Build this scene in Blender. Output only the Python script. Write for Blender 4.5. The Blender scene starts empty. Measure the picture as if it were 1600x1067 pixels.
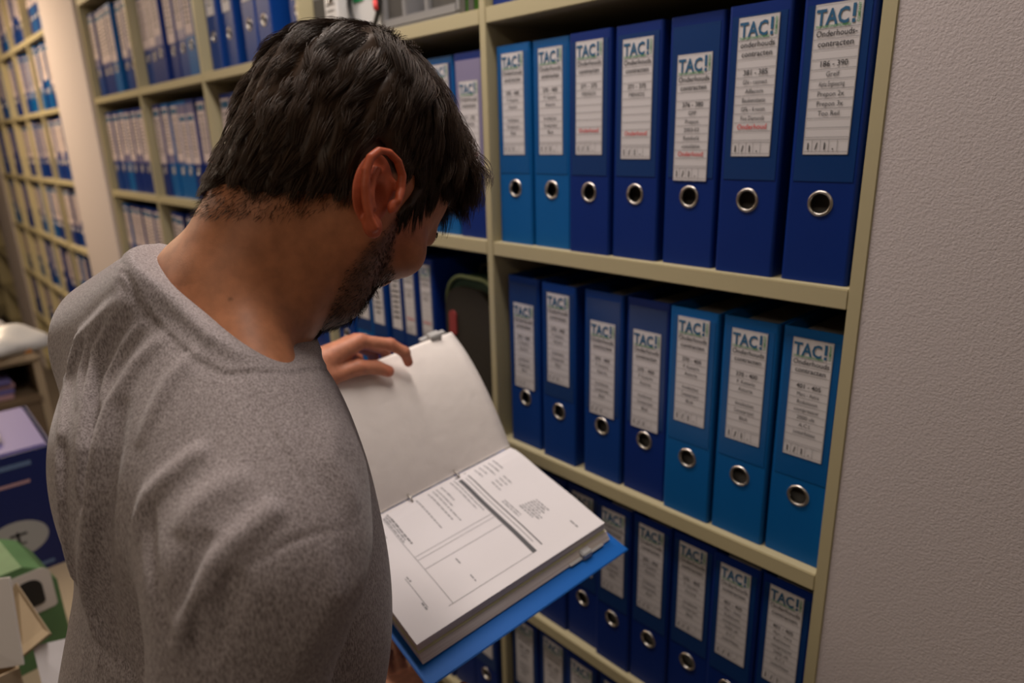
import bpy, bmesh, math, random
import numpy as np
from mathutils import Vector, Matrix
random.seed(7)
RNG = np.random.default_rng(11)
scene = bpy.context.scene
COL = scene.collection

# ------------------------------------------------------------------ camera, light, exposure
def area(name, loc, size, power, color, rot=(0, 0, 0), spread=180):
    l = bpy.data.lights.new(name, 'AREA'); l.shape = 'RECTANGLE'; l.size, l.size_y = size
    l.energy = power; l.color = color; l.spread = math.radians(spread)
    o = bpy.data.objects.new(name, l); COL.objects.link(o); o.location = loc; o.rotation_euler = rot
    return o

cam_data = bpy.data.cameras.new('camera'); cam = bpy.data.objects.new('camera', cam_data); COL.objects.link(cam)
CAM = Vector((0.92935884, -0.79607301, 1.71539029))
cam.matrix_world = Matrix(((0.68045688, -0.19248317, 0.70705634, CAM.x),
                           (0.73235906, 0.21164679, -0.64719074, CAM.y),
                           (-0.02507288, 0.9582045, 0.28498331, CAM.z), (0, 0, 0, 1)))
cam_data.sensor_width = 36.0; cam_data.lens = 1070.49 / 1600 * 36.0
cam_data.clip_start = 0.02; cam_data.clip_end = 60
cam_data.dof.use_dof = True; cam_data.dof.focus_distance = 0.59; cam_data.dof.aperture_fstop = 4.1
scene.camera = cam

world = bpy.data.worlds.new('world'); scene.world = world; world.use_nodes = True
world.node_tree.nodes['Background'].inputs[0].default_value = (1.0, 0.9, 0.82, 1)
world.node_tree.nodes['Background'].inputs[1].default_value = 0.018
WARM = (1.0, 0.83, 0.64)
area('ceiling_tube_far', (-3.6, -0.75, 2.70), (1.2, 0.3), 64, (1.0, 0.74, 0.48))
area('ceiling_tube_near', (0.0, -0.30, 2.70), (1.2, 0.16), 27, (1.0, 0.88, 0.80))
area('ceiling_tube_aisle', (-1.65, -1.35, 2.70), (1.2, 0.3), 26, (1.0, 0.84, 0.68))
area('fill_lamp_behind', (1.25, -1.95, 2.70), (1.2, 0.3), 13, (1.0, 0.84, 0.68))  # unseen fill lamp, added behind the camera to lift sleeve and neck
scene.view_settings.view_transform = 'Standard'; scene.view_settings.look = 'None'
scene.view_settings.gamma = 1.0; scene.view_settings.use_curve_mapping = False
scene.view_settings.exposure = -0.54

# ------------------------------------------------------------------ materials
def mat(name, color, rough=0.5, metal=0.0, spec=0.5, bump=None, bump_scale=200.0, bump_dist=0.0005, var=0.0, var_scale=8.0, coat=0.0, sss=0.0, detail=2.0):
    m = bpy.data.materials.new(name); m.use_nodes = True
    nt = m.node_tree; b = nt.nodes['Principled BSDF']
    b.inputs['Base Color'].default_value = (*color, 1); b.inputs['Roughness'].default_value = rough
    b.inputs['Metallic'].default_value = metal; b.inputs['Specular IOR Level'].default_value = spec
    b.inputs['Coat Weight'].default_value = coat
    if sss:
        b.inputs['Subsurface Weight'].default_value = sss; b.inputs['Subsurface Radius'].default_value = (0.012, 0.004, 0.002)
        b.inputs['Subsurface Scale'].default_value = 1.0
    tc = nt.nodes.new('ShaderNodeTexCoord')
    if var:
        n = nt.nodes.new('ShaderNodeTexNoise'); n.inputs['Scale'].default_value = var_scale; n.inputs['Detail'].default_value = 4
        nt.links.new(tc.outputs['Object'], n.inputs['Vector'])
        mx = nt.nodes.new('ShaderNodeMix'); mx.data_type = 'RGBA'
        mx.inputs[6].default_value = (*[c * (1 - var) for c in color], 1)
        mx.inputs[7].default_value = (*[min(1, c * (1 + var)) for c in color], 1)
        nt.links.new(n.outputs['Fac'], mx.inputs[0]); nt.links.new(mx.outputs[2], b.inputs['Base Color'])
    if bump:
        n = nt.nodes.new('ShaderNodeTexNoise'); n.inputs['Scale'].default_value = bump_scale; n.inputs['Detail'].default_value = detail
        nt.links.new(tc.outputs['Object'], n.inputs['Vector'])
        bp = nt.nodes.new('ShaderNodeBump'); bp.inputs['Strength'].default_value = bump; bp.inputs['Distance'].default_value = bump_dist
        nt.links.new(n.outputs['Fac'], bp.inputs['Height']); nt.links.new(bp.outputs['Normal'], b.inputs['Normal'])
    return m

M = {}
M['wall'] = mat('painted_wall', (0.56, 0.51, 0.52), 0.85, spec=0.2, bump=0.8, bump_scale=420, bump_dist=0.0007, detail=3)
M['wall_low_bounce'] = mat('darkened_wall_low_bounce', (0.22, 0.18, 0.14), 0.9)  # unseen walls darkened so that less light bounces onto the shelves
M['ceiling'] = mat('ceiling_paint', (0.7, 0.68, 0.64), 0.9)
M['floor'] = mat('floor_vinyl', (0.12, 0.10, 0.085), 0.5, var=0.2, var_scale=5)
M['shelf'] = mat('cream_shelf_paint', (0.46, 0.41, 0.255), 0.45, spec=0.35, bump=0.15, bump_scale=500, bump_dist=0.0003)
M['shelf_back'] = mat('shelf_back_panel', (0.22, 0.19, 0.14), 0.7)
M['blue_dark'] = mat('dark_blue_plastic', (0.0005, 0.020, 0.165), 0.45, spec=0.25, bump=0.12, bump_scale=900, bump_dist=0.0002, var=0.1, var_scale=14)
M['blue_mid'] = mat('mid_blue_plastic', (0.0005, 0.036, 0.21), 0.45, spec=0.25, bump=0.12, bump_scale=900, bump_dist=0.0002, var=0.1, var_scale=14)
M['blue_light'] = mat('light_blue_plastic', (0.0005, 0.095, 0.32), 0.45, spec=0.25, bump=0.12, bump_scale=900, bump_dist=0.0002, var=0.08, var_scale=14)
M['blue_open'] = mat('bright_blue_cover', (0.0005, 0.115, 0.47), 0.5, spec=0.2, bump=0.1, bump_scale=900, bump_dist=0.0002)
M['pocket'] = mat('label_pocket_film', (0.003, 0.034, 0.15), 0.3, spec=0.5)
M['pocket_light'] = mat('light_pocket_film', (0.001, 0.080, 0.27), 0.35, spec=0.4)
M['pocket_pale'] = mat('pale_pocket_film', (0.22, 0.20, 0.34), 0.35, spec=0.7)
M['paper'] = mat('label_paper', (0.62, 0.60, 0.62), 0.7, spec=0.2)
M['paper_old'] = mat('label_paper_aged', (0.60, 0.51, 0.52), 0.7, spec=0.2)
M['pages_edge'] = mat('paper_edges', (0.30, 0.28, 0.26), 0.85, spec=0.1)
M['metal'] = mat('nickel_ring', (0.52, 0.49, 0.45), 0.28, metal=1.0)
M['black'] = mat('black_ink', (0.02, 0.02, 0.025), 0.6)
M['teal'] = mat('teal_ink', (0.01, 0.10, 0.22), 0.6)
M['green_ink'] = mat('green_ink', (0.06, 0.28, 0.10), 0.6)
M['red'] = mat('red_ink', (0.60, 0.04, 0.04), 0.6)
M['rule'] = mat('grey_ruling', (0.16, 0.15, 0.16), 0.6)
M['dark'] = mat('dark_plastic', (0.012, 0.012, 0.013), 0.5)

# ------------------------------------------------------------------ helpers
def link(o, parent=None):
    COL.objects.link(o)
    if parent is not None: o.parent = parent
    return o
def mesh_obj(name, verts, faces, mats, parent=None, smooth=False, midx=None):
    me = bpy.data.meshes.new(name); me.from_pydata([tuple(v) for v in verts], [], [tuple(f) for f in faces])
    for m in (mats if isinstance(mats, (list, tuple)) else [mats]): me.materials.append(m)
    if midx is not None: me.polygons.foreach_set('material_index', midx)
    if smooth: me.polygons.foreach_set('use_smooth', [True] * len(me.polygons))
    me.update()
    return link(bpy.data.objects.new(name, me), parent)
def bm_obj(name, bm, mats, parent=None, smooth=False):
    me = bpy.data.meshes.new(name)
    bmesh.ops.recalc_face_normals(bm, faces=bm.faces)
    bm.to_mesh(me); bm.free()
    for m in (mats if isinstance(mats, (list, tuple)) else [mats]): me.materials.append(m)
    if smooth: me.polygons.foreach_set('use_smooth', [True] * len(me.polygons))
    return link(bpy.data.objects.new(name, me), parent)
def add_box(bm, x0, x1, y0, y1, z0, z1, bevel=0.0, mi=0, rot=None):
    t = bmesh.new()
    v = [t.verts.new((x, y, z)) for x in (x0, x1) for y in (y0, y1) for z in (z0, z1)]
    for f in ((0, 1, 3, 2), (4, 6, 7, 5), (0, 4, 5, 1), (2, 3, 7, 6), (0, 2, 6, 4), (1, 5, 7, 3)): t.faces.new([v[i] for i in f])
    if bevel: bmesh.ops.bevel(t, geom=t.edges[:], offset=bevel, segments=2, affect='EDGES')
    if rot is not None: bmesh.ops.transform(t, matrix=rot, verts=t.verts)
    for f in t.faces: f.material_index = mi
    me = bpy.data.meshes.new('tmp'); t.to_mesh(me); t.free(); bm.from_mesh(me); bpy.data.meshes.remove(me)
def box(name, x0, x1, y0, y1, z0, z1, m, parent=None, bevel=0.0):
    bm = bmesh.new(); add_box(bm, x0, x1, y0, y1, z0, z1, bevel); return bm_obj(name, bm, m, parent)
def prism_xy(bm, pts, z0, z1, mi=0):
    a = [bm.verts.new((x, y, z0)) for x, y in pts]; b = [bm.verts.new((x, y, z1)) for x, y in pts]; n = len(pts)
    for i in range(n):
        f = bm.faces.new((a[i], a[(i + 1) % n], b[(i + 1) % n], b[i])); f.material_index = mi
    bm.faces.new(a[::-1]).material_index = mi; bm.faces.new(b).material_index = mi
def tube(bm, pts, r, seg=8, closed=False, mi=0, radii=None):
    pts = [Vector(p) for p in pts]; n = len(pts); rings = []; up = None
    for i, p in enumerate(pts):
        t = (pts[(i + 1) % n] - pts[i - 1]) if closed else (pts[min(i + 1, n - 1)] - pts[max(i - 1, 0)])
        t.normalize()
        if up is None: up = t.orthogonal().normalized()
        up = (up - t * up.dot(t)).normalized(); s = t.cross(up); rr = radii[i] if radii else r
        rings.append([bm.verts.new(p + (up * math.cos(2 * math.pi * k / seg) + s * math.sin(2 * math.pi * k / seg)) * rr) for k in range(seg)])
    m = n if closed else n - 1
    for i in range(m):
        A, B = rings[i], rings[(i + 1) % n]
        for k in range(seg): bm.faces.new((A[k], A[(k + 1) % seg], B[(k + 1) % seg], B[k])).material_index = mi
    if not closed: bm.faces.new(rings[0][::-1]).material_index = mi; bm.faces.new(rings[-1]).material_index = mi
def tag(o, label=None, cat=None, group=None, kind=None):
    if label: o['label'] = label
    if cat: o['category'] = cat
    if group: o['group'] = group
    if kind: o['kind'] = kind
    return o
def empty(name, loc=(0, 0, 0), rz=0.0, label=None, cat=None, group=None):
    o = bpy.data.objects.new(name, None); link(o); o.location = loc; o.rotation_euler = (0, 0, rz); o.empty_display_size = 0.05
    return tag(o, label, cat, group)
def copy_tree(o, parent=None):
    c = o.copy(); COL.objects.link(c); c.parent = parent
    for ch in list(o.children): copy_tree(ch, c)
    return c
def struct(o): o['kind'] = 'structure'; return o
_fonts = {}
def text_geo(s, size, align='CENTER', offset=0.0, sx=1.0):
    """flat text outline as (verts, faces) in x,y"""
    key = (s, size, align, offset, sx)
    if key in _fonts: return _fonts[key]
    cu = bpy.data.curves.new('t', 'FONT'); cu.body = s; cu.size = size; cu.align_x = align; cu.offset = offset; cu.resolution_u = 2
    o = bpy.data.objects.new('t', cu); COL.objects.link(o)
    dg = bpy.context.evaluated_depsgraph_get(); me = bpy.data.meshes.new_from_object(o.evaluated_get(dg))
    vs = [(v.co.x * sx, v.co.y) for v in me.vertices]; fs = [tuple(p.vertices) for p in me.polygons]
    bpy.data.objects.remove(o); bpy.data.curves.remove(cu); bpy.data.meshes.remove(me)
    _fonts[key] = (vs, fs); return vs, fs
class Flat:
    """collects flat printing; u,v coordinates are mapped to 3D by a function"""
    def __init__(self, fn): self.fn = fn; self.v = []; self.f = []; self.m = []
    def text(self, s, u, v, size, mi=0, align='CENTER', offset=0.0, sx=1.0, rot=0.0):
        vs, fs = text_geo(s, size, align, offset, sx); b = len(self.v); c, q = math.cos(rot), math.sin(rot)
        self.v += [self.fn(u + x * c - y * q, v + x * q + y * c) for x, y in vs]
        self.f += [tuple(b + i for i in f) for f in fs]; self.m += [mi] * len(fs)
    def rect(self, u0, v0, u1, v1, mi=0, n=1):
        for k in range(n):
            a, e = u0 + (u1 - u0) * k / n, u0 + (u1 - u0) * (k + 1) / n
            b = len(self.v); self.v += [self.fn(a, v0), self.fn(e, v0), self.fn(e, v1), self.fn(a, v1)]
            self.f.append((b, b + 1, b + 2, b + 3)); self.m.append(mi)
    def build(self, name, mats, parent): return mesh_obj(name, self.v, self.f, mats, parent, midx=self.m)

# ------------------------------------------------------------------ the room
ZB = 1.54                              # top of the board at eye level
PITCH = 0.6284                         # bay pitch
LV = {-1: ZB + 0.755, 0: ZB + 0.378, 1: ZB, 2: ZB - 0.3767, 3: ZB - 0.7337, 4: ZB - 1.09, 5: ZB - 1.46}
TB = 0.024; TD = 0.0155; DEPTH = 0.333
struct(box('floor', -9.0, 2.6, -2.6, 0.45, -0.05, 0.0, M['floor']))
struct(box('ceiling', -9.0, 2.6, -2.6, 0.45, 2.75, 2.80, M['ceiling']))
struct(box('wall_right', 0.6440, 2.6, 0.0015, 0.45, 0.0, 2.75, M['wall']))
struct(box('wall_back', -9.0, 0.6439, 0.345, 0.45, 0.0, 2.75, M['wall']))
struct(box('wall_pillar_near', -3.20, -2.555, -0.005, 0.34, 0.0, 2.75, M['wall'], bevel=0.004))
struct(box('wall_pillar_far', -6.35, -5.62, -0.005, 0.34, 0.0, 2.75, M['wall'], bevel=0.004))
struct(box('wall_end', -9.1, -9.0, -2.6, 0.45, 0.0, 2.75, M['wall']))
struct(box('wall_opposite', -9.0, 2.6, -2.7, -2.6, 0.0, 2.75, M['wall_low_bounce']))
struct(box('wall_behind', 2.6, 2.7, -2.6, 0.45, 0.0, 2.75, M['wall_low_bounce']))

def shelving(name, x_list, levels, label, td=TD):
    root = empty(name, (x_list[0], 0, 0), 0, label, 'shelving unit')
    ox = x_list[0]
    for k, x in enumerate(x_list):
        box('upright', x - ox, x - ox + td, 0, DEPTH, 0.0, 2.70, M['shelf'], root, 0.001)
    for k in range(len(x_list) - 1):
        for z in levels:
            bm = bmesh.new(); add_box(bm, x_list[k] - ox + td + .0004, x_list[k + 1] - ox - .0004, 0.0005, DEPTH - .004, z - TB, z, 0.0012)
            bm_obj('shelf_board', bm, M['shelf'], root)
    bm = bmesh.new(); add_box(bm, 0, x_list[-1] - ox + td, DEPTH, DEPTH + .006, 0.0, 2.70); bm_obj('back_panel', bm, M['shelf_back'], root)
    return root
XB = [PITCH * k for k in (-4, -3, -2, -1, 0, 1)]
shelving('shelving_unit', XB, list(LV.values()) + [2.68], 'cream metal shelving unit of five bays between the near white pillar and the right wall')
XF = [-5.60 + 0.475 * k for k in range(6)]; XF[-1] = -3.2175
LF = {0: ZB + 0.735, 1: ZB + 0.377, 2: ZB + 0.015, 3: ZB - 0.345, 4: ZB - 0.702, 5: ZB - 1.06, 6: ZB - 1.42}
shelving('shelving_unit', XF, list(LF.values()) + [2.68], 'blurred cream shelving unit beyond the near white pillar, far left')
XG = [-8.2, -7.3, -6.3655]
shelving('shelving_unit', XG, list(LF.values()), 'cream shelving beyond the farther pillar at the left picture edge')

# ------------------------------------------------------------------ lever arch binders
def binder_shell(w, h=0.318, d=0.285, r=0.004, t=0.0026, hole_z=0.093, hr=0.0125):
    bm = bmesh.new()
    def path(o):
        pts = [(-w / 2 + o, d)]
        for k in range(5):
            a = math.pi + k / 4 * math.pi / 2; rr = r - o * .6
            pts.append((-w / 2 + o + rr + rr * math.cos(a), o + rr + rr * math.sin(a)))
        m = len(pts)
        pts += [(-x, y) for x, y in reversed(pts)]
        return pts, m
    outer, m = path(0.0); inner, _ = path(t)
    zs = [0, hole_z - .026, hole_z + .026, h]
    O = [[bm.verts.new((x, y, z)) for x, y in outer] for z in zs]; I = [[bm.verts.new((x, y, z)) for x, y in inner] for z in zs]
    n = len(outer)
    for L, (za, zb) in enumerate(((0, 1), (1, 2), (2, 3))):
        for G, flip in ((O, 0), (I, 1)):
            for i in range(n - 1):
                if L == 1 and i == m - 1: continue
                q = (G[za][i], G[za][i + 1], G[zb][i + 1], G[zb][i]); bm.faces.new(q[::-1] if flip else q)
    for z in (0, 3):
        for i in range(n - 1): bm.faces.new((O[z][i], O[z][i + 1], I[z][i + 1], I[z][i]))
    for e in (0, n - 1):
        for L in range(3): bm.faces.new((O[L][e], O[L + 1][e], I[L + 1][e], I[L][e]))
    # round finger hole patch
    N = 32; rings = []
    for G, yy in ((O, 0.0), (I, t)):
        a, b, c, dd = G[1][m - 1], G[1][m], G[2][m], G[2][m - 1]
        circ = [bm.verts.new((hr * math.cos(2 * math.pi * k / N - 3 * math.pi / 4), yy, hole_z + hr * math.sin(2 * math.pi * k / N - 3 * math.pi / 4))) for k in range(N)]
        q = N // 4; cs = (a, b, c, dd)
        for s in range(4):
            for k in range(q // 2): bm.faces.new((cs[s], circ[(s * q + k + 1) % N], circ[(s * q + k) % N]))
            mid = (s * q + q // 2) % N
            bm.faces.new((cs[s], cs[(s + 1) % 4], circ[mid]))
            for k in range(q // 2, q): bm.faces.new((cs[(s + 1) % 4], circ[(s * q + k + 1) % N], circ[(s * q + k) % N]))
        rings.append(circ)
    for k in range(N): bm.faces.new((rings[0][k], rings[0][(k + 1) % N], rings[1][(k + 1) % N], rings[1][k]))
    return bm
def ring_bm(hr=0.0125, z=0.093):
    bm = bmesh.new(); N = 32
    prof = [(hr - .0012, .004), (hr - .0012, -.0006), (hr - .0004, -.0014), (hr + .0010, -.0016), (hr + .0020, -.0010), (hr + .0026, .0004)]
    R = [[bm.verts.new((rr * math.cos(2 * math.pi * k / N), y, z + rr * math.sin(2 * math.pi * k / N))) for rr, y in prof] for k in range(N)]
    for k in range(N):
        for i in range(len(prof) - 1): bm.faces.new((R[k][i], R[k][i + 1], R[(k + 1) % N][i + 1], R[(k + 1) % N][i]))
    return bm
LET_M = [M['black'], M['teal'], M['green_ink'], M['red'], M['rule']]
LABELS = {
 'a': (['Onderhouds-', 'contracten', '', '186 - 390', 'Greif', 'Alpha Engineering', 'Prepon 2x', 'Prepon 3x', 'Too Reil', '', ''], None),
 'b': (['onderhouds', 'contracten', '', '381 - 385', 'GN - connect', 'Alfacom', 'Beukenstaete', 'GFk - 4 room', 'Fine Diamonds', 'Onderhoud', ''], 9),
 'c': (['Onderhouds', 'contracten', '', '376 - 380', 'GPP', 'Prepon', '2003-03', 'Reinholz', 'consolidation', 'Onderhoud', ''], 9),
 'd': (['Onderhouds', 'contracten', '', '371 - 375', 'MENSOS', '', '', '', '', 'Onderhoud', ''], 9),
 'e': (['Onderhouds', 'contracten', '', '401 - 405', 'Marc - Astra', 'Robinson', 'compressor', '2000 ult', 'A.C.I.', 'Limited Release', ''], None),
 'f': (['Onderhouds', 'contracten', '', '370 - 400', 'P. Ketterlo', 'Astoria', '', 'Arnoldinstituut', 'Cenaatproject', 'Blok', ''], None),
}
def make_lettering(kind, w, parent):
    lines, redk = LABELS[kind]; h = 0.158
    P = Flat(lambda u, v: (u, -0.0006, v))
    s = w / 0.051
    P.text('TAC', -0.0235 * s, h - 0.0215, 0.0225, 1, 'LEFT', 0.0006, 0.80 * s)
    P.rect(0.0150 * s, h - 0.0165, 0.0185 * s, h - 0.0035, 1); P.rect(0.0150 * s, h - 0.0225, 0.0185 * s, h - 0.0185, 1)
    P.text('THE AIRCONDITIONING', -0.0235 * s, h - 0.0245, 0.0037, 2, 'LEFT', 0.0001, 0.92 * s)
    P.text('COMPANY', 0.0235 * s, h - 0.0225, 0.0044, 2, 'LEFT', 0.0001, 0.9, math.pi / 2)
    y = h - 0.026; st = 0.0103
    P.rect(-w / 2 + .001, y, w / 2 - .001, y + .0005, 4)
    for k, t in enumerate(lines):
        y -= st
        if t:
            big = k < 2; size = 0.0092 if big else (0.0086 if k in (3, redk) else 0.0074)
            P.text(t, 0, y + 0.0028, size, 3 if k == redk else 0, 'CENTER', 0.00008 if big or k in (3, redk) else 0.0, min(1.0, 0.95 * 9.5 / max(9.5, len(t)) * (1.08 if big else 1)) * s)
        P.rect(-w / 2 + .001, y, w / 2 - .001, y + .00045, 4)
    for k, t in enumerate('1/1.'):
        P.text(t, (-0.0200 + k * 0.0095) * s, 0.0055, 0.0105, 0, 'CENTER', 0.0003, 0.9)
        P.rect((-0.0155 + k * 0.0095) * s, 0.003, (-0.0151 + k * 0.0095) * s, 0.016, 4)
    P.rect(-w / 2 + .001, 0.016, w / 2 - .001, .0164, 4); P.rect(-w / 2 + .001, 0.003, w / 2 - .001, .0034, 4)
    P.rect(-w / 2, 0, -w / 2 + .0005, h, 4); P.rect(w / 2 - .0005, 0, w / 2, h, 4); P.rect(-w / 2, h - .0005, w / 2, h, 4)
    return P.build('lettering', LET_M, parent)
_proto = {}
def binder_proto(w, shell, letters, pocket, paper='paper', lab_z=0.148, lab_h=0.158):
    """a binder standing with its spine at y = 0 facing -y, base at z = 0"""
    root = empty('lever_arch_binder')
    bm_obj('cover', binder_shell(w), M[shell], root)
    bm_obj('finger_ring', ring_bm(), M['metal'], root, True)
    box('paper_block', -w / 2 + .006, w / 2 - .006, .035, .262, .006, .303, M['pages_edge'], root)
    lw = w * (0.64 if paper == 'paper' else 0.80)
    if pocket:
        bm = bmesh.new(); add_box(bm, -w * .43, w * .43, -.0006, -.0001, 0.118, 0.306)
        bm_obj('label_pocket', bm, M[pocket], root)
    bm = bmesh.new(); add_box(bm, -lw / 2, lw / 2, -.0012, -.0006, 0, lab_h)
    lab = bm_obj('spine_label', bm, M[paper], root); lab.location = (0, 0, lab_z)
    if letters:
        l = make_lettering(letters, lw, lab); l.location = (0, -.0012, 0)
    else:
        P = Flat(lambda u, v: (u, -0.0018, v)); rr = random.Random(int(w * 1e5) + int(lab_h * 1e4))
        P.rect(-lw * .42, lab_h * .86, lw * .42, lab_h * .96, 1)
        for k in range(9):
            q = lw * (.2 + .2 * rr.random()); P.rect(-q, lab_h * (.76 - k * .075), q, lab_h * (.785 - k * .075), 0)
        P.build('lettering', LET_M, lab)
    return root
def binder(x, z, w=0.0795, shell='blue_dark', letters='d', pocket='pocket', paper='paper', drop=0.0, yrec=0.012, rz=0.0, lab_h=0.158, label='', group=''):
    key = (w, shell, letters, pocket, paper, lab_h)
    if key not in _proto: o = binder_proto(w, shell, letters, pocket, paper, lab_h=lab_h); _proto[key] = o
    else: o = copy_tree(_proto[key])
    o.location = (x, yrec, z + .0003); o.rotation_euler = (0, 0, rz)
    for c in o.children:
        if c.name.startswith('spine_label'): c.location.z = 0.148 - drop - (lab_h - .158)
    tag(o, label, 'binder', group); return o
ORD = ['first', 'second', 'third', 'fourth', 'fifth', 'sixth', 'seventh', 'eighth', 'ninth', 'tenth']
SH = {'blue_dark': 'dark blue', 'blue_mid': 'blue', 'blue_light': 'light blue'}
D, Mi, Lt = 'blue_dark', 'blue_mid', 'blue_light'
# near bay, rows as photographed: x centre, shell, lettering, drop, pocket
rows = {
 0: [(.062, D, 'd', 0), (.145, D, 'd', 0), (.228, D, 'd', 0), (.311, D, 'd', 0), (.394, D, 'd', 0), (.486, D, 'd', 0), (.575, D, 'd', 0)],
 1: [(.064, Lt, 'f', 0), (.146, Lt, 'f', 0), (.230, D, 'd', 0), (.314, D, 'd', .006), (.402, D, 'c', .034), (.490, D, 'b', .002), (.580, D, 'a', 0)],
 2: [(.075, Mi, 'f', .036), (.165, Mi, 'f', .004), (.259, Mi, 'f', .036), (.342, D, 'f', .036), (.424, Lt, 'f', 0), (.5065, Lt, 'f', .003), (.5885, Lt, 'e', 0)],
 3: [(.062, D, 'f', 0), (.140, D, 'f', 0), (.216, D, 'f', 0), (.290, D, 'f', 0), (.365, D, 'f', 0), (.440, D, 'f', 0), (.5145, D, 'e', 0), (.5895, D, 'e', 0)],
 4: [(.060, D, 'f', 0), (.140, D, 'f', 0), (.220, D, 'f', 0), (.300, D, 'f', 0), (.380, D, 'f', 0), (.460, D, 'f', 0), (.540, D, 'f', 0)],
}
ROWN = {0: 'row cut by top edge', 1: 'uppermost full row', 2: 'middle row', 3: 'shaded lower row', 4: 'lowest row'}
for r, L in rows.items():
    for k, (x, sh, le, dr) in enumerate(L):
        extra = ' with red line' if (r == 1 and le in 'bcd') else (' with low label' if dr > .02 else '')
        W = 0.0745 if r == 3 else (0.0785 if r == 2 else 0.0795)
        if r == 4 and k > 3: pass
        binder(x, LV[r], W, sh, le, 'pocket_light' if sh == Lt else 'pocket', 'paper', dr, 0.010 + .003 * ((k * 7 + r) % 3), 0.0,
               label='%s binder%s, %s from left, %s, right-hand bay' % (SH[sh], extra, ORD[k], ROWN[r]), group='binders in the right-hand bay')
# second bay
b2 = {1: [(-.5705, .079, D, 0), (-.492, .079, D, 0), (-.409, .079, D, 0), (-.327, .079, Mi, 0), (-.244, .079, D, 0), (-.136, .079, Lt, 0), (-.050, .079, D, .034)],
      2: [(-.565, .079, Mi, 0), (-.482, .079, Lt, 0), (-.405, .065, Mi, 0), (-.336, .055, D, 0), (-.277, .055, D, 0), (-.221, .055, D, 0)],
      3: [(-.57 + .083 * i, .079, D, 0) for i in range(7)],
      4: [(-.57 + .083 * i, .079, D, 0) for i in range(7)]}
for r, L in b2.items():
    for k, (x, w, sh, dr) in enumerate(L):
        binder(x, LV[r], w, sh, 'd' if k > 3 and r < 3 else None, 'pocket_pale' if (r == 1 and k == 6) else 'pocket', 'paper', dr, 0.014 + .004 * (k % 2),
               label='%s %sbinder, %s from left, %s of bay behind his face' % (SH[sh], 'narrow ' if w < .06 else '', ORD[k], {1: 'upper row', 2: 'middle row', 3: 'low row', 4: 'lowest row'}[r]), group='binders in the second bay')
# three farther bays
for b in (2, 3, 4):
    x0 = -PITCH * b + TD
    nm = {2: 'bay left of his hair', 3: 'middle left bay', 4: 'bay next to near pillar'}[b]
    for r in (0, 1, 2, 3):
        n = 7; rr = random.Random(b * 10 + r)
        for k in range(n):
            if b == 2 and r == 0 and k in (2, 5): continue
            sh = (Mi if b == 2 and r == 0 else rr.choice([D, D, D, Mi, Mi, Lt])); long = not (b == 2 and r == 0)
            lh = rr.choice([.158, .180, .180, .190]) if long else .158
            w = .0795
            binder(x0 + .050 + k * .0860 + rr.uniform(-.002, .002), LV[r], w, sh, None, None if not long else 'pocket_pale', 'paper_old' if long else 'paper', rr.choice([0, 0, 0, .03]) if lh < .17 else 0,
                   0.022 + rr.uniform(0, .018), 0, lh,
                   label='%s binder, %s from left, %s row, %s' % (SH[sh], ORD[k], {0: 'highest', 1: 'second', 2: 'third', 3: 'fourth'}[r], nm), group='binders in the three left bays')
# far unit
for b in range(5):
    for r in range(7):
        rr = random.Random(500 + b * 13 + r)
        if r == 6: continue
        n = 4; off = 0
        for k in range(n):
            sh = rr.choice([D, D, Mi, Lt])
            if r == 3 and b == 0: sh = Lt
            w = .0795; x = XF[b] + TD + .045 + k * .083
            binder(x, LF[r], w, sh, None, None, 'paper_old', 0, 0.02 + rr.uniform(0, .022), 0, .190 if rr.random() < .6 else .158,
                   label='%s binder, %s from left, %s row, %s bay, far unit' % (SH[sh], ORD[k], ORD[r], ORD[b]), group='binders in the far shelving unit')

# ------------------------------------------------------------------ implicit surfaces for the person
def V3(*a): return np.array(a, float)
def s_cap(P, a, b, ra, rb=None):
    a = np.asarray(a, float); b = np.asarray(b, float); rb = ra if rb is None else rb
    ab = b - a; t = np.clip(((P - a) @ ab) / (ab @ ab), 0, 1)
    return np.linalg.norm(P - a - t[:, None] * ab, axis=1) - (ra + (rb - ra) * t)
def s_ell(P, c, r, R=None):
    q = P - np.asarray(c, float)
    if R is not None: q = q @ R
    r = np.asarray(r, float); k0 = np.linalg.norm(q / r, axis=1); k1 = np.linalg.norm(q / (r * r), axis=1)
    return k0 * (k0 - 1.0) / np.maximum(k1, 1e-9)
def smin(a, b, k):
    h = np.clip(0.5 + 0.5 * (b - a) / k, 0, 1); return b + (a - b) * h - k * h * (1 - h)
def smax(a, b, k): return -smin(-a, -b, k)
def s_poly(P, pts, closed=False):
    d = np.full(len(P), 9.0); n = len(pts)
    for i in range(n if closed else n - 1): d = np.minimum(d, s_cap(P, pts[i], pts[(i + 1) % n], 0.0))
    return d
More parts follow.
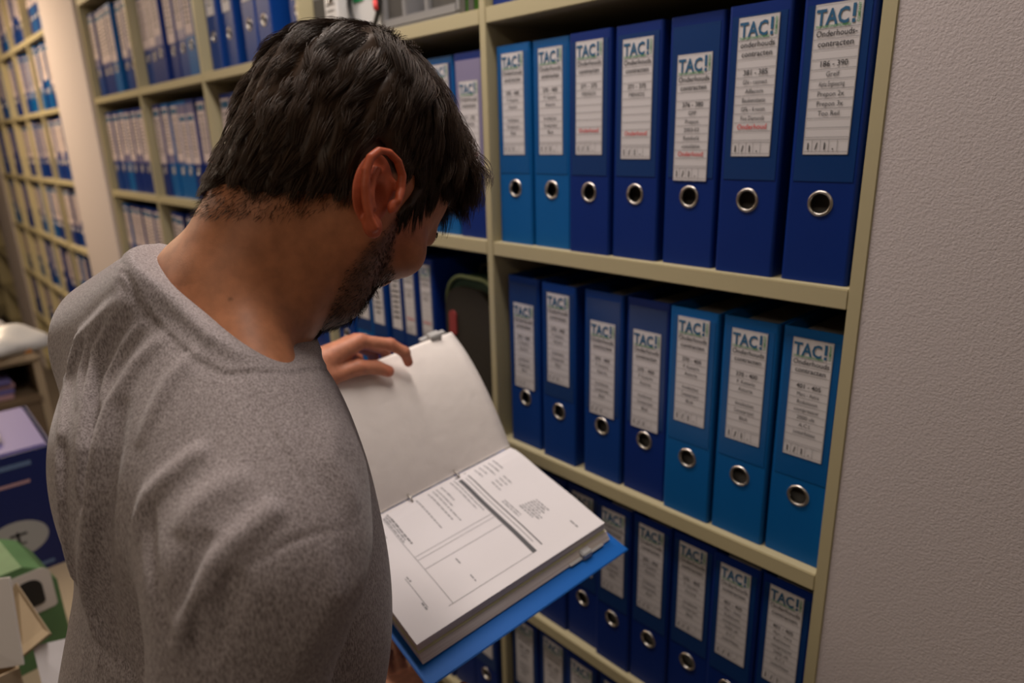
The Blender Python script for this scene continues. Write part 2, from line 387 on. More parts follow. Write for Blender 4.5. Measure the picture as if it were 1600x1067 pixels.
def polygonise(fn, lo, hi, cell, blk=4):
    """surface nets over a sparsely evaluated grid"""
    lo = np.asarray(lo, float); nb = np.maximum(1, np.ceil((np.asarray(hi) - lo) / (cell * blk)).astype(int))
    C = np.stack(np.meshgrid(*[np.arange(n) for n in nb], indexing='ij'), -1).reshape(-1, 3)
    ctr = lo + (C + 0.5) * cell * blk; vals = np.empty(len(ctr))
    for i in range(0, len(ctr), 200000): vals[i:i + 200000] = fn(ctr[i:i + 200000])
    N = nb * blk + 1; G = np.ones(N, np.float32)
    for ax_sign in (0,):
        big = np.repeat(np.repeat(np.repeat(vals.reshape(nb), blk, 0), blk, 1), blk, 2); G[:-1, :-1, :-1] = big
        G[-1] = 1; G[:, -1] = 1; G[:, :, -1] = 1
    act = C[np.abs(vals) < cell * blk * 1.35]
    o = np.stack(np.meshgrid(*[np.arange(blk + 1)] * 3, indexing='ij'), -1).reshape(-1, 3)
    for i in range(0, len(act), 3000):
        idx = (act[i:i + 3000, None, :] * blk + o[None]).reshape(-1, 3)
        v = fn(lo + idx * cell); G[idx[:, 0], idx[:, 1], idx[:, 2]] = v
    S = G < 0
    X, Y, Z = [n - 1 for n in N]
    cnt = np.zeros((X, Y, Z), np.uint8)
    for a in (0, 1):
        for b in (0, 1):
            for c in (0, 1): cnt += S[a:a + X, b:b + Y, c:c + Z]
    cells = np.argwhere((cnt > 0) & (cnt < 8)); ids = -np.ones((X, Y, Z), np.int64); ids[cells[:, 0], cells[:, 1], cells[:, 2]] = np.arange(len(cells))
    acc = np.zeros((len(cells), 3)); num = np.zeros(len(cells))
    corners = [(a, b, c) for a in (0, 1) for b in (0, 1) for c in (0, 1)]
    for p in corners:
        for ax in range(3):
            if p[ax]: continue
            q = list(p); q[ax] = 1
            A = G[cells[:, 0] + p[0], cells[:, 1] + p[1], cells[:, 2] + p[2]]; B = G[cells[:, 0] + q[0], cells[:, 1] + q[1], cells[:, 2] + q[2]]
            m = (A < 0) != (B < 0); t = np.where(m, A / np.where(A - B == 0, 1, A - B), 0)
            pos = np.tile(np.array(p, float), (len(cells), 1)); pos[:, ax] += t
            acc[m] += pos[m]; num += m
    verts = lo + (cells + acc / np.maximum(num, 1)[:, None]) * cell
    F = []
    for ax in range(3):
        u, w = (ax + 1) % 3, (ax + 2) % 3
        sl0 = [slice(None)] * 3; sl1 = [slice(None)] * 3; sl0[ax] = slice(0, -1); sl1[ax] = slice(1, None)
        E = np.argwhere(S[tuple(sl0)] != S[tuple(sl1)]); E = E[(E[:, u] > 0) & (E[:, w] > 0) & (E[:, u] < N[u] - 1) & (E[:, w] < N[w] - 1)]
        if not len(E): continue
        inside = S[E[:, 0], E[:, 1], E[:, 2]]
        def g(du, dw):
            q = E.copy(); q[:, u] += du; q[:, w] += dw; return ids[q[:, 0], q[:, 1], q[:, 2]]
        Q = np.stack([g(-1, -1), g(0, -1), g(0, 0), g(-1, 0)], 1); Q[~inside] = Q[~inside][:, ::-1]; F.append(Q)
    F = np.concatenate(F); F = F[(F >= 0).all(1)]
    return verts, F
def project_to(fn, V, it=2, e=4e-4):
    for _ in range(it):
        d = fn(V); g = np.stack([fn(V + V3(e, 0, 0)) - fn(V - V3(e, 0, 0)), fn(V + V3(0, e, 0)) - fn(V - V3(0, e, 0)), fn(V + V3(0, 0, e)) - fn(V - V3(0, 0, e))], 1) / (2 * e)
        n2 = np.maximum((g * g).sum(1), 0.2); V = V - g * (d / n2)[:, None]
    return V
def normals_of(fn, V, e=8e-4):
    g = np.stack([fn(V + V3(e, 0, 0)) - fn(V - V3(e, 0, 0)), fn(V + V3(0, e, 0)) - fn(V - V3(0, e, 0)), fn(V + V3(0, 0, e)) - fn(V - V3(0, 0, e))], 1)
    return g / np.maximum(np.linalg.norm(g, axis=1), 1e-9)[:, None]

# head frame: r = right, f = forward, u = up; origin midway between the ears
HP = math.radians(56); HY = math.radians(20); HO = V3(.387, -.496, 1.679)
_rz = np.array([[math.cos(HY), -math.sin(HY), 0], [math.sin(HY), math.cos(HY), 0], [0, 0, 1]])
HR = _rz @ np.array([[1, 0, 0], [0, math.cos(HP), math.sin(HP)], [0, -math.sin(HP), math.cos(HP)]])   # columns r, f, u
def to_head(P): return (P - HO) @ HR
def from_head(Q): return np.asarray(Q, float) @ HR.T + HO
NECK = V3(.372, -.606, 1.555)
def sdf_head(P):
    Q = to_head(P); A = Q.copy(); A[:, 0] = np.abs(A[:, 0])
    d = s_ell(Q, (0, -.008, .046), (.075, .094, .083))
    d = smin(d, s_ell(Q, (0, -.040, .030), (.068, .062, .066)), .03)
    d = smin(d, s_ell(Q, (0, .038, .040), (.060, .048, .056)), .03)
    d = smin(d, s_ell(Q, (0, .040, -.026), (.050, .042, .062)), .03)
    d = smin(d, s_cap(A, (.056, -.002, -.008), (.049, .006, -.050), .016, .015), .03)
    d = smin(d, s_cap(A, (.049, .004, -.046), (.018, .056, -.077), .017, .016), .025)
    d = smin(d, s_ell(Q, (0, .066, -.077), (.021, .017, .017)), .02)
    d = smin(d, s_ell(A, (.043, .058, -.014), (.022, .024, .019)), .025)
    d = smin(d, s_cap(A, (.012, .090, .027), (.040, .079, .026), .0095, .008), .016)
    d = smax(d, -s_ell(A, (.031, .100, .010), (.019, .014, .013)), .014)
    d = smin(d, s_ell(A, (.031, .078, .010), (.014, .013, .012)), .004)
    d = smin(d, s_cap(Q, (0, .088, .022), (0, .100, -.010), .006, .0085), .012)
    d = smin(d, s_ell(A, (.011, .090, -.016), (.008, .010, .007)), .008)
    d = smin(d, s_cap(A, (0, .088, -.042), (.021, .078, -.044), .006, .003), .006)
    d = smin(d, s_cap(A, (0, .086, -.051), (.018, .077, -.050), .007, .003), .006)
    n = s_cap(P, from_head((0, -.034, -.020)), NECK, .052, .055)
    n = smin(n, s_cap(P, from_head((0, -.040, -.01)), (.374, -.620, 1.575), .040, .044), .03)
    n = smin(n, s_cap(P, from_head((0, -.008, -.040)), (.372, -.600, 1.540), .032, .038), .03)
    n = smin(n, s_cap(P, from_head((.050, -.032, -.025)), (.402, -.590, 1.540), .016, .016), .025)
    n = smin(n, s_cap(P, from_head((-.050, -.032, -.025)), (.345, -.575, 1.540), .017, .016), .025)
    n = smin(n, s_cap(P, (.400, -.605, 1.600), (.461, -.621, 1.545), .034, .035), .02)
    n = smin(n, s_cap(P, (.350, -.610, 1.610), (.300, -.610, 1.580), .034, .033), .02)
    return smin(d, n, .022)
# ear, in its own plane: a = back, b = up, c = outwards
def ear_frame(side):
    o = from_head((side * .079, -.013, -.037)); ang = math.radians(-6)
    b = HR @ V3(0, -.42, 1.0); b /= np.linalg.norm(b)
    a = HR @ V3(side * math.sin(ang), -math.cos(ang), 0); a -= b * (a @ b); a /= np.linalg.norm(a)
    c = np.cross(a, b) * (1 if side > 0 else -1)
    if c @ (HR @ V3(side, 0, 0)) < 0: c = -c
    return o, np.stack([a, b, c], 1)
EAR_S = V3(1.20, .96, 1.15)
HELIX = [(-.002, .004, .0035), (-.0045, .016, .001), (-.002, .0265, .001), (.006, .0335, .002), (.015, .0345, .002), (.023, .030, .002), (.0275, .021, .0015), (.0275, .010, .001), (.0245, -.002, .001), (.020, -.012, .001), (.0145, -.021, .0015), (.0095, -.0265, .003)]
ANTI = [(.013, .026, .0), (.0175, .018, .001), (.0195, .008, .002), (.0175, -.004, .003), (.0135, -.012, .003)]
def sdf_ear(P, side=1):
    o, R = ear_frame(side); q = (P - o) @ R / EAR_S
    plate = s_ell(q, (.012, .006, -.004), (.0165, .029, .003))
    plate = smin(plate, s_ell(q, (.007, -.024, .001), (.0075, .009, .0032)), .006)
    hel = s_poly(q, [V3(p[0], p[1], p[2] + .0025) for p in HELIX]) - .0029
    ant = s_poly(q, [V3(*p) for p in ANTI]) - .0024
    d = smin(plate, hel, .0035); d = smin(d, ant, .004)
    d = smax(d, -s_ell(q, (.007, .001, .002), (.0088, .0110, .0090)), .003)
    d = smax(d, -s_ell(q, (.016, .0265, .001), (.0065, .0050, .0045)), .003)
    d = smin(d, s_ell(q, (-.0015, -.0015, .0035), (.0035, .006, .0030)), .003)
    d = smin(d, s_cap(q, (-.001, .018, -.008), (.004, -.012, -.010), .006), .006)
    return d
def finger(P, pts, r0, r1):
    d = np.full(len(P), 9.0); n = len(pts) - 1
    for i in range(n): d = smin(d, s_cap(P, pts[i], pts[i + 1], r0 + (r1 - r0) * i / n, r0 + (r1 - r0) * (i + 1) / n), .004)
    return d
# arms and hands (world coordinates, metres)
SH_L, EL_L, WR_L = V3(.205, -.620, 1.515), V3(.015, -.560, 1.235), V3(0.0823, -0.4046, 1.4144)
SH_R, EL_R, WR_R = V3(.527, -.655, 1.455), V3(.530, -.728, 1.178), V3(.412, -.482, 1.085)
FL = {
 'i': [V3(0.1016, -0.3279, 1.4462), V3(0.1147, -0.2875, 1.4351), V3(0.1225, -0.2697, 1.4211), V3(0.1236, -0.2651, 1.4045)],
 'm': [V3(0.0800, -0.3229, 1.4408), V3(0.0764, -0.2753, 1.4175), V3(0.0718, -0.2677, 1.3935), V3(0.0720, -0.2765, 1.3731)],
 'r': [V3(0.0607, -0.3238, 1.4341), V3(0.0572, -0.2840, 1.4104), V3(0.0518, -0.2787, 1.3834), V3(0.0523, -0.2899, 1.3635)],
 'l': [V3(0.0449, -0.3295, 1.4253), V3(0.0347, -0.2982, 1.3987), V3(0.0313, -0.2962, 1.3768), V3(0.0319, -0.3071, 1.3610)],
 't': [V3(0.0997, -0.3802, 1.4058), V3(0.1094, -0.3391, 1.4118), V3(0.1124, -0.3123, 1.4058), V3(0.1187, -0.2967, 1.3975)],
}
FR = {  # right hand, palm up under the binder
 'i': [V3(.325, -.400, 1.068), V3(.290, -.375, 1.068), V3(.262, -.357, 1.072), V3(.242, -.345, 1.078)],
 'm': [V3(.316, -.415, 1.066), V3(.278, -.395, 1.066), V3(.248, -.379, 1.070), V3(.226, -.368, 1.076)],
 'r': [V3(.311, -.431, 1.066), V3(.275, -.414, 1.066), V3(.248, -.401, 1.070), V3(.229, -.392, 1.076)],
 'l': [V3(.311, -.447, 1.068), V3(.284, -.435, 1.068), V3(.262, -.426, 1.072), V3(.247, -.420, 1.077)],
 't': [V3(.395, -.470, 1.088), V3(.400, -.435, 1.092), V3(.402, -.405, 1.098)],
}
def sdf_arm_l(P):
    d = s_cap(P, SH_L, EL_L, .046, .038); d = smin(d, s_cap(P, EL_L, WR_L, .039, .026), .02)
    for k in 'imrl': d = smin(d, s_cap(P, WR_L, FL[k][0], .021, .0115), .010)
    for k in 'imrl': d = smin(d, finger(P, FL[k], .0095, .0070), .004)
    d = smin(d, s_cap(P, WR_L, FL['t'][0], .019, .0140), .012)
    d = smin(d, finger(P, FL['t'], .0125, .0085), .006)
    return d
def sdf_arm_r(P):
    d = s_cap(P, SH_R, EL_R, .047, .040); d = smin(d, s_cap(P, EL_R, WR_R, .041, .027), .02)
    for k in 'imrl': d = smin(d, s_cap(P, WR_R, FR[k][0], .021, .0115), .010)
    for k in 'imrl': d = smin(d, finger(P, FR[k], .0095, .0070), .004)
    d = smin(d, s_cap(P, WR_R, FR['t'][0], .020, .0125), .012); d = smin(d, finger(P, FR['t'], .0115, .0085), .006)
    return d
def sdf_trunk(P, g=0.0):
    """the trunk; g inflates it to the loose shirt"""
    k = .05
    d = s_ell(P, (.355, -.615, 1.34), (.145 + g, .098 + g, .24))
    d = smin(d, s_ell(P, (.355, -.636, 1.460), (.135 + g, .078 + g, .11)), k)
    d = smin(d, s_cap(P, (.415, -.622, 1.515), SH_R, .038 + g, .044 + g), k)
    d = smin(d, s_cap(P, (.32, -.615, 1.535), SH_L, .040 + g, .044 + g), k)
    d = smin(d, s_cap(P, (.375, -.615, 1.590), (.500, -.632, 1.490), .040 + g * .4, .038 + g), .03)
    d = smin(d, s_cap(P, (.360, -.630, 1.600), (.230, -.645, 1.545), .040 + g * .4, .038 + g), .03)
    d = smin(d, s_ell(P, (.326, -.652, 1.12), (.138 + g, .116 + g, .26)), k)
    return d
CN = V3(.296, .450, .845); CN /= np.linalg.norm(CN); CS = V3(.475, -.6336, 1.5799)
COLLAR = [V3(x, y, CS[2] - ((x - CS[0]) * CN[0] + (y - CS[1]) * CN[1]) / CN[2]) for x, y in ((.3308, -.6400), (.3549, -.6475), (.3758, -.6505), (.4074, -.6508), (.4354, -.6474), (.4603, -.6422), (.475, -.6336), (.4775, -.6129), (.4560, -.5811), (.425, -.552), (.385, -.535), (.340, -.540), (.305, -.565), (.290, -.595), (.303, -.622))]
FOLDS = [
 ([(0.39, -0.6716, 1.6138), (0.3544, -0.6851, 1.5951), (0.3178, -0.696, 1.5723), (0.3129, -0.7083, 1.5423), (0.3638, -0.7272, 1.5149), (0.3831, -0.7386, 1.4747), (0.3602, -0.7516, 1.3107)], 0.008, 0.0055),
 ([(0.3856, -0.6746, 1.6117), (0.3616, -0.6842, 1.5952), (0.3387, -0.6924, 1.5756), (0.3419, -0.7031, 1.5532), (0.3717, -0.7156, 1.5339)], 0.005, 0.0045),
 ([(0.3918, -0.6722, 1.6104), (0.3758, -0.6821, 1.5953), (0.3532, -0.6923, 1.5694), (0.3782, -0.7083, 1.5435), (0.4022, -0.7223, 1.5157), (0.4156, -0.7323, 1.4752), (0.3941, -0.7366, 1.3987), (0.3843, -0.7438, 1.3215)], 0.009, 0.005),
 ([(0.4296, -0.6621, 1.5917), (0.4188, -0.6816, 1.5725), (0.4156, -0.7009, 1.5467), (0.4242, -0.7157, 1.5207), (0.4276, -0.7291, 1.4774), (0.4125, -0.7358, 1.4388), (0.3838, -0.7369, 1.3871), (0.3963, -0.7344, 1.3531), (0.4198, -0.7292, 1.3332)], 0.011, 0.0065),
 ([(0.4073, -0.6688, 1.5982), (0.3921, -0.683, 1.577), (0.3883, -0.6958, 1.5574), (0.4038, -0.7076, 1.5406)], 0.005, 0.0045),
 ([(0.4592, -0.6528, 1.5841), (0.4596, -0.6726, 1.5688), (0.4626, -0.6874, 1.5512), (0.466, -0.7015, 1.5297)], 0.0035, 0.006),
 ([(0.5202, -0.6733, 1.538), (0.5143, -0.683, 1.5334), (0.5079, -0.6961, 1.5225), (0.497, -0.7072, 1.5091), (0.4943, -0.7142, 1.495), (0.4963, -0.719, 1.4809)], 0.008, 0.0065),
 ([(0.5508, -0.6598, 1.5268), (0.544, -0.6807, 1.5217), (0.541, -0.6957, 1.5119), (0.5439, -0.7055, 1.5007)], 0.005, 0.009),
 ([(0.5697, -0.6543, 1.5128), (0.5709, -0.6626, 1.5104), (0.5715, -0.6813, 1.5022), (0.5693, -0.6963, 1.4921), (0.5677, -0.7091, 1.4724), (0.5631, -0.7161, 1.4547), (0.5542, -0.7223, 1.4368)], 0.01, 0.0065),
 ([(0.575, -0.6059, 1.4408), (0.5956, -0.6418, 1.4514), (0.595, -0.6602, 1.4343), (0.5883, -0.6686, 1.4043)], 0.004, 0.014),
 ([(0.2934, -0.7003, 1.563), (0.3286, -0.7161, 1.5325), (0.3804, -0.7316, 1.5016), (0.3923, -0.7394, 1.4582)], -0.005, 0.005),
 ([(0.366, -0.6895, 1.5705), (0.3881, -0.706, 1.5455), (0.4123, -0.7193, 1.518), (0.4167, -0.7301, 1.4847), (0.4057, -0.7372, 1.432)], -0.009, 0.006),
 ([(0.4261, -0.695, 1.5525), (0.4406, -0.7101, 1.5243), (0.4461, -0.7217, 1.493), (0.4377, -0.7286, 1.4534), (0.4209, -0.7302, 1.3988), (0.4118, -0.7303, 1.3486)], -0.007, 0.009),
 ([(0.5013, -0.709, 1.5054), (0.5194, -0.7163, 1.4903), (0.535, -0.7221, 1.4734), (0.5459, -0.7231, 1.4595), (0.5529, -0.7226, 1.4415)], -0.009, 0.0055),
 ([(0.5587, -0.6922, 1.5055), (0.561, -0.7039, 1.4913), (0.5603, -0.7131, 1.4748), (0.556, -0.7194, 1.4589)], -0.006, 0.008),
 ([(0.578, -0.6891, 1.4882), (0.5805, -0.6947, 1.4758), (0.5796, -0.7015, 1.458), (0.5741, -0.7086, 1.4373)], -0.01, 0.0055),
 ([(0.5723, -0.7029, 1.4779), (0.5689, -0.7102, 1.4653), (0.5684, -0.7131, 1.4496), (0.5714, -0.7111, 1.4372), (0.5751, -0.7074, 1.4307)], -0.009, 0.005),
 ([(0.3818, -0.7378, 1.3523), (0.4151, -0.7296, 1.3444), (0.4306, -0.7243, 1.3354)], -0.006, 0.008),
 ([(0.4834, -0.6366, 1.5761), (0.5093, -0.6386, 1.5588), (0.5367, -0.6396, 1.5407), (0.5595, -0.638, 1.5218), (0.5786, -0.6336, 1.4993)], -0.0022, 0.0016),
 ([(0.4847, -0.6337, 1.5757), (0.5104, -0.6361, 1.5584), (0.5377, -0.6371, 1.5402), (0.5599, -0.6354, 1.521), (0.5785, -0.6307, 1.498)], 0.0012, 0.003),
 ([(0.5759, -0.6097, 1.4801), (0.5843, -0.6395, 1.4926), (0.5843, -0.6595, 1.4947), (0.5826, -0.6783, 1.4902), (0.58, -0.6889, 1.4851)], -0.0016, 0.0018),
 ([(0.5147, -0.588, 1.5364), (0.5536, -0.6135, 1.5196), (0.5702, -0.6057, 1.4862)], 0.004, 0.012),
 ([(0.5876, -0.6379, 1.4855), (0.5954, -0.6404, 1.455), (0.5225, -0.6111, 1.3269)], 0.0022, 0.006),
]
def fold(P, pts, amp, wid):
    """a crease that swells and fades along its line"""
    pts = [np.asarray(p, float) for p in pts]; m = len(pts) - 1; lo = np.min(pts, 0) - wid * 3; hi = np.max(pts, 0) + wid * 3
    out = np.zeros(len(P)); idx = np.where(((P > lo) & (P < hi)).all(1))[0]
    if not len(idx): return out
    Q = P[idx]; best = np.full(len(Q), 9.0); par = np.zeros(len(Q))
    for k in range(m):
        ab = pts[k + 1] - pts[k]; t = np.clip(((Q - pts[k]) @ ab) / (ab @ ab), 0, 1); dd = np.linalg.norm(Q - pts[k] - t[:, None] * ab, axis=1)
        u = dd < best; best[u] = dd[u]; par[u] = (k + t[u]) / m
    out[idx] = amp * np.exp(-(best / wid) ** 2) * np.clip(np.sin(np.pi * np.clip(par, 0, 1)), 0, 1) ** .7
    return out
def sdf_shirt(P):
    d = sdf_trunk(P, .022)
    sr = s_cap(P, SH_R, EL_R + V3(.0, .0, .05), .057, .060); sl = s_cap(P, SH_L, SH_L * .25 + EL_L * .75, .053, .066)
    d = smin(d, sr, .03); d = smin(d, sl, .03)
    d = smin(d, s_poly(P, COLLAR, True) - .0022, .010)
    d = smax(d, (P - CS) @ CN - .004, .003)
    for pts, amp, wid in FOLDS:
        d = d - fold(P, pts, amp, wid)
    return d

# ------------------------------------------------------------------ the person
def attr_mat(name, rough, spec, sss=0.0, bump=0.0, bump_scale=900, bump_dist=.0003, sheen=0.0):
    m = bpy.data.materials.new(name); m.use_nodes = True; nt = m.node_tree; b = nt.nodes['Principled BSDF']
    a = nt.nodes.new('ShaderNodeAttribute'); a.attribute_name = 'tone'
    tc = nt.nodes.new('ShaderNodeTexCoord'); n = nt.nodes.new('ShaderNodeTexNoise'); n.inputs['Scale'].default_value = 90; n.inputs['Detail'].default_value = 5
    nt.links.new(tc.outputs['Object'], n.inputs['Vector'])
    hs = nt.nodes.new('ShaderNodeHueSaturation'); mr = nt.nodes.new('ShaderNodeMapRange'); mr.inputs[1].default_value = .3; mr.inputs[2].default_value = .7; mr.inputs[3].default_value = .84; mr.inputs[4].default_value = 1.14
    nt.links.new(n.outputs['Fac'], mr.inputs[0]); nt.links.new(mr.outputs[0], hs.inputs['Value']); nt.links.new(a.outputs['Color'], hs.inputs['Color'])
    nt.links.new(hs.outputs[0], b.inputs['Base Color'])
    b.inputs['Roughness'].default_value = rough; b.inputs['Specular IOR Level'].default_value = spec
    if sss: b.inputs['Subsurface Weight'].default_value = sss; b.inputs['Subsurface Radius'].default_value = (.010, .0035, .002); b.inputs['Subsurface Scale'].default_value = .6
    if bump:
        n2 = nt.nodes.new('ShaderNodeTexNoise'); n2.inputs['Scale'].default_value = bump_scale; n2.inputs['Detail'].default_value = 3
        nt.links.new(tc.outputs['Object'], n2.inputs['Vector']); bp = nt.nodes.new('ShaderNodeBump'); bp.inputs['Strength'].default_value = bump; bp.inputs['Distance'].default_value = bump_dist
        nt.links.new(n2.outputs['Fac'], bp.inputs['Height']); nt.links.new(bp.outputs['Normal'], b.inputs['Normal'])
    return m
M['skin'] = attr_mat('skin', .5, .35, .12, .35, 1100, .0003)
M['hair'] = mat('dark_brown_hair', (.046, .025, .013), .46, spec=.25)
M['beard'] = mat('dark_beard_hair', (.022, .013, .009), .5, spec=.3)
def np_mesh(name, V, F, m, parent, tone=None):
    me = bpy.data.meshes.new(name); me.vertices.add(len(V)); me.vertices.foreach_set('co', np.asarray(V, np.float32).ravel())
    k = F.shape[1]; me.loops.add(len(F) * k); me.loops.foreach_set('vertex_index', F.astype(np.int32).ravel())
    me.polygons.add(len(F)); me.polygons.foreach_set('loop_start', np.arange(len(F), dtype=np.int32) * k)
    me.update(calc_edges=True); me.polygons.foreach_set('use_smooth', np.ones(len(F), bool)); me.materials.append(m)
    if tone is not None:
        at = me.color_attributes.new('tone', 'FLOAT_COLOR', 'POINT'); at.data.foreach_set('color', np.c_[tone, np.ones(len(V))].astype(np.float32).ravel())
    me.validate(); me.update()
    return link(bpy.data.objects.new(name, me), parent)
def sstep(a, b, x): t = np.clip((x - a) / (b - a), 0, 1); return t * t * (3 - 2 * t)
def hair_mask(Q):
    """positive inside the hair region; head coordinates"""
    f, u = Q[:, 1], Q[:, 2]
    xs = [-.14, -.085, -.070, -.050, -.034, -.020, -.006, .003, .006, .018, .022, .034, .050, .066, .10]
    ys = [-.088, -.092, -.084, -.072, -.048, -.010, .006, .004, -.024, -.028, .006, .034, .050, .064, .070]
    return u - np.interp(f, xs, ys) + .003 * np.sin(f * 300)
def beard_mask(Q):
    f, u, r = Q[:, 1], Q[:, 2], np.abs(Q[:, 0])
    top = np.interp(f, [-.01, .004, .018, .034, .050, .070, .1], [-.08, -.018, -.018, -.030, -.038, -.034, -.032])
    bot = np.interp(f, [-.01, .006, .020, .045, .07], [-.060, -.064, -.078, -.096, -.112])
    m = sstep(-.004, .010, top - u) * sstep(-.010, .008, u - bot) * sstep(.000, .012, f)
    lips = np.exp(-((u + .050) / .005) ** 2 - (r / .022) ** 2) * (f > .075)
    return m * (1 - lips)
person = empty('person', (.35, -.62, 0), 0, 'dark-haired man in a grey t-shirt bowing over an open blue binder', 'person')
def rel(o): o.location = -Vector(person.location); return o
SK = V3(.47, .195, .095)
def head_tone(V):
    Q = to_head(V); t = np.tile(SK, (len(V), 1))
    hm = sstep(-.002, .006, hair_mask(Q)); bm_ = beard_mask(Q)
    red = np.exp(-((Q[:, 1] - .02) / .03) ** 2 - ((Q[:, 2] + .02) / .04) ** 2)
    t *= 1 + red[:, None] * V3(.10, -.22, -.25)
    t = t * (1 - .88 * hm[:, None]) + V3(.02, .012, .008) * .88 * hm[:, None]
    t = t * (1 - .70 * bm_[:, None]) + V3(.055, .032, .022) * .70 * bm_[:, None]
    lip = np.exp(-((Q[:, 2] + .050) / .008) ** 2 - (Q[:, 0] / .02) ** 2) * (Q[:, 1] > .078)
    t = t * (1 - .5 * lip[:, None]) + V3(.42, .12, .09) * .5 * lip[:, None]
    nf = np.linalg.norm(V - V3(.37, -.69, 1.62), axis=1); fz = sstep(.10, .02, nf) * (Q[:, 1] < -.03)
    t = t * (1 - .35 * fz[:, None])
    for mx in ((.452, -.585, 1.625), (.440, -.620, 1.610), (.455, -.560, 1.590), (.425, -.640, 1.625)):
        k = np.exp(-(np.linalg.norm(V - V3(*mx), axis=1) / .0016) ** 2); t = t * (1 - .6 * k[:, None])
    return t
vh, fh = polygonise(sdf_head, (.23, -.70, 1.50), (.51, -.36, 1.82), .0016)
parts_v, parts_f, parts_t, base = [vh], [fh], [head_tone(vh)], len(vh)
for side in (1, -1):
    o_, R_ = ear_frame(side); cc = o_ + R_ @ V3(.012, .004, 0)
    fn = (lambda s: (lambda P: sdf_ear(P, s)))(side)
    ve, fe = polygonise(fn, cc - .05, cc + .05, .0009)
    te = np.tile(SK * V3(1.12, .62, .56), (len(ve), 1)); parts_v.append(ve); parts_f.append(fe + base); parts_t.append(te); base += len(ve)
for fn, lo, hi, cs in ((sdf_arm_l, (-.06, -.69, 1.18), (.27, -.23, 1.57), .0024), (sdf_arm_r, (.20, -.77, 1.03), (.62, -.32, 1.53), .0024), (lambda P: smax(sdf_trunk(P, -.003), (P - CS) @ CN + .012, .004), (.10, -.80, .84), (.62, -.44, 1.62), .008)):
    va, fa = polygonise(fn, lo, hi, cs)
    ta = np.tile(SK * V3(1.12, 1.12, 1.35), (len(va), 1))
    for S in (FL, FR):
        for k in S:
            w = np.exp(-(np.linalg.norm(va - S[k][-1], axis=1) / .010) ** 2)[:, None]; ta = ta * (1 - w * V3(-.08, .25, .22))
            for q in S[k][:2]: w = np.exp(-(np.linalg.norm(va - q, axis=1) / .009) ** 2)[:, None]; ta = ta * (1 - w * V3(-.05, .16, .14))
    parts_v.append(va); parts_f.append(fa + base); parts_t.append(ta); base += len(va)
rel(np_mesh('body', np.concatenate(parts_v), np.concatenate(parts_f), M['skin'], person, np.concatenate(parts_t)))

# ---- hair
def hair_h(Q):
    """how far the hair stands off the scalp"""
    top = sstep(.035, .095, Q[:, 2]); back = sstep(.0, -.06, Q[:, 1])
    edge = sstep(.0, .035, hair_mask(Q))
    return (.006 + .002 * top + .003 * back + .019 * sstep(-.045, .040, Q[:, 1]) * sstep(.040, .090, Q[:, 2])) * (.42 + .58 * edge)
def sdf_hairshell(P):
    Q = to_head(P); d = sdf_head(P); hm = hair_mask(Q)
    h = hair_h(Q) * .55
    g = .0012 * np.sin(Q[:, 0] * 420 + Q[:, 1] * 130) * sstep(.004, .02, hm)
    e = np.minimum(sdf_ear(P, 1), sdf_ear(P, -1)) - .004
    return smax(smax(d - h - g, -hm * .8 - .001, .004), -e, .002)
vs, fs = polygonise(sdf_hairshell, (.22, -.66, 1.58), (.54, -.30, 1.87), .0028)
def scatter_on(V, F, n, keep):
    tri = np.concatenate([F[:, [0, 1, 2]], F[:, [0, 2, 3]]]); A, B, C = V[tri[:, 0]], V[tri[:, 1]], V[tri[:, 2]]
    ctr = (A + B + C) / 3; m = keep(ctr); A, B, C = A[m], B[m], C[m]
    ar = np.linalg.norm(np.cross(B - A, C - A), axis=1); i = RNG.choice(len(A), n, p=ar / ar.sum()); r1, r2 = np.sqrt(RNG.random(n)), RNG.random(n)
    return A[i] * (1 - r1)[:, None] + B[i] * (r1 * (1 - r2))[:, None] + C[i] * (r1 * r2)[:, None]
def strand_mesh(paths, rad):
    """paths (n, k, 3) to thin three-sided tapering tubes"""
    n, k, _ = paths.shape; T = np.gradient(paths, axis=1); T /= np.maximum(np.linalg.norm(T, axis=2), 1e-9)[..., None]
    ref = np.zeros((n, 1, 3)); ref[..., 0] = .3; ref[..., 1] = .5; ref[..., 2] = .81
    S = np.cross(T, np.broadcast_to(ref, T.shape)); S /= np.maximum(np.linalg.norm(S, axis=2), 1e-9)[..., None]; U = np.cross(T, S)
    prof = rad * (1 - .75 * np.linspace(0, 1, k) ** 2); ring = []
    for a in (0, 2.094, 4.189): ring.append(paths + (S * math.cos(a) + U * math.sin(a)) * prof[None, :, None])
    V = np.stack(ring, 2).reshape(-1, 3); b = (np.arange(n)[:, None, None] * k + np.arange(k - 1)[None, :, None]) * 3; j = np.arange(3)[None, None, :]; j2 = (j + 1) % 3
    return V, np.stack([b + j, b + j2, b + 3 + j2, b + 3 + j], -1).reshape(-1, 4)
NH = 21000; K = 9
R0 = scatter_on(vh, fh, NH, lambda c: hair_mask(to_head(c)) > .001)
Q0 = to_head(R0); edge = sstep(.0, .03, hair_mask(Q0)); topw = sstep(.04, .10, Q0[:, 2])
fr_ = sstep(.02, .05, Q0[:, 1]) * sstep(.105, .07, Q0[:, 2])
length = (.009 + .018 * edge + .026 * topw * edge) * (1 - .45 * fr_) * RNG.uniform(.75, 1.2, NH)
WH = V3(-.012, -.070, .088)
NC = 420; CI = RNG.choice(NH, NC, replace=False); near = np.argmin(((Q0[:, None, :] - Q0[CI][None]) ** 2).sum(-1), 1)
cdir = RNG.normal(0, .27, (NC, 3)); clift = RNG.uniform(.7, 1.35, NC)
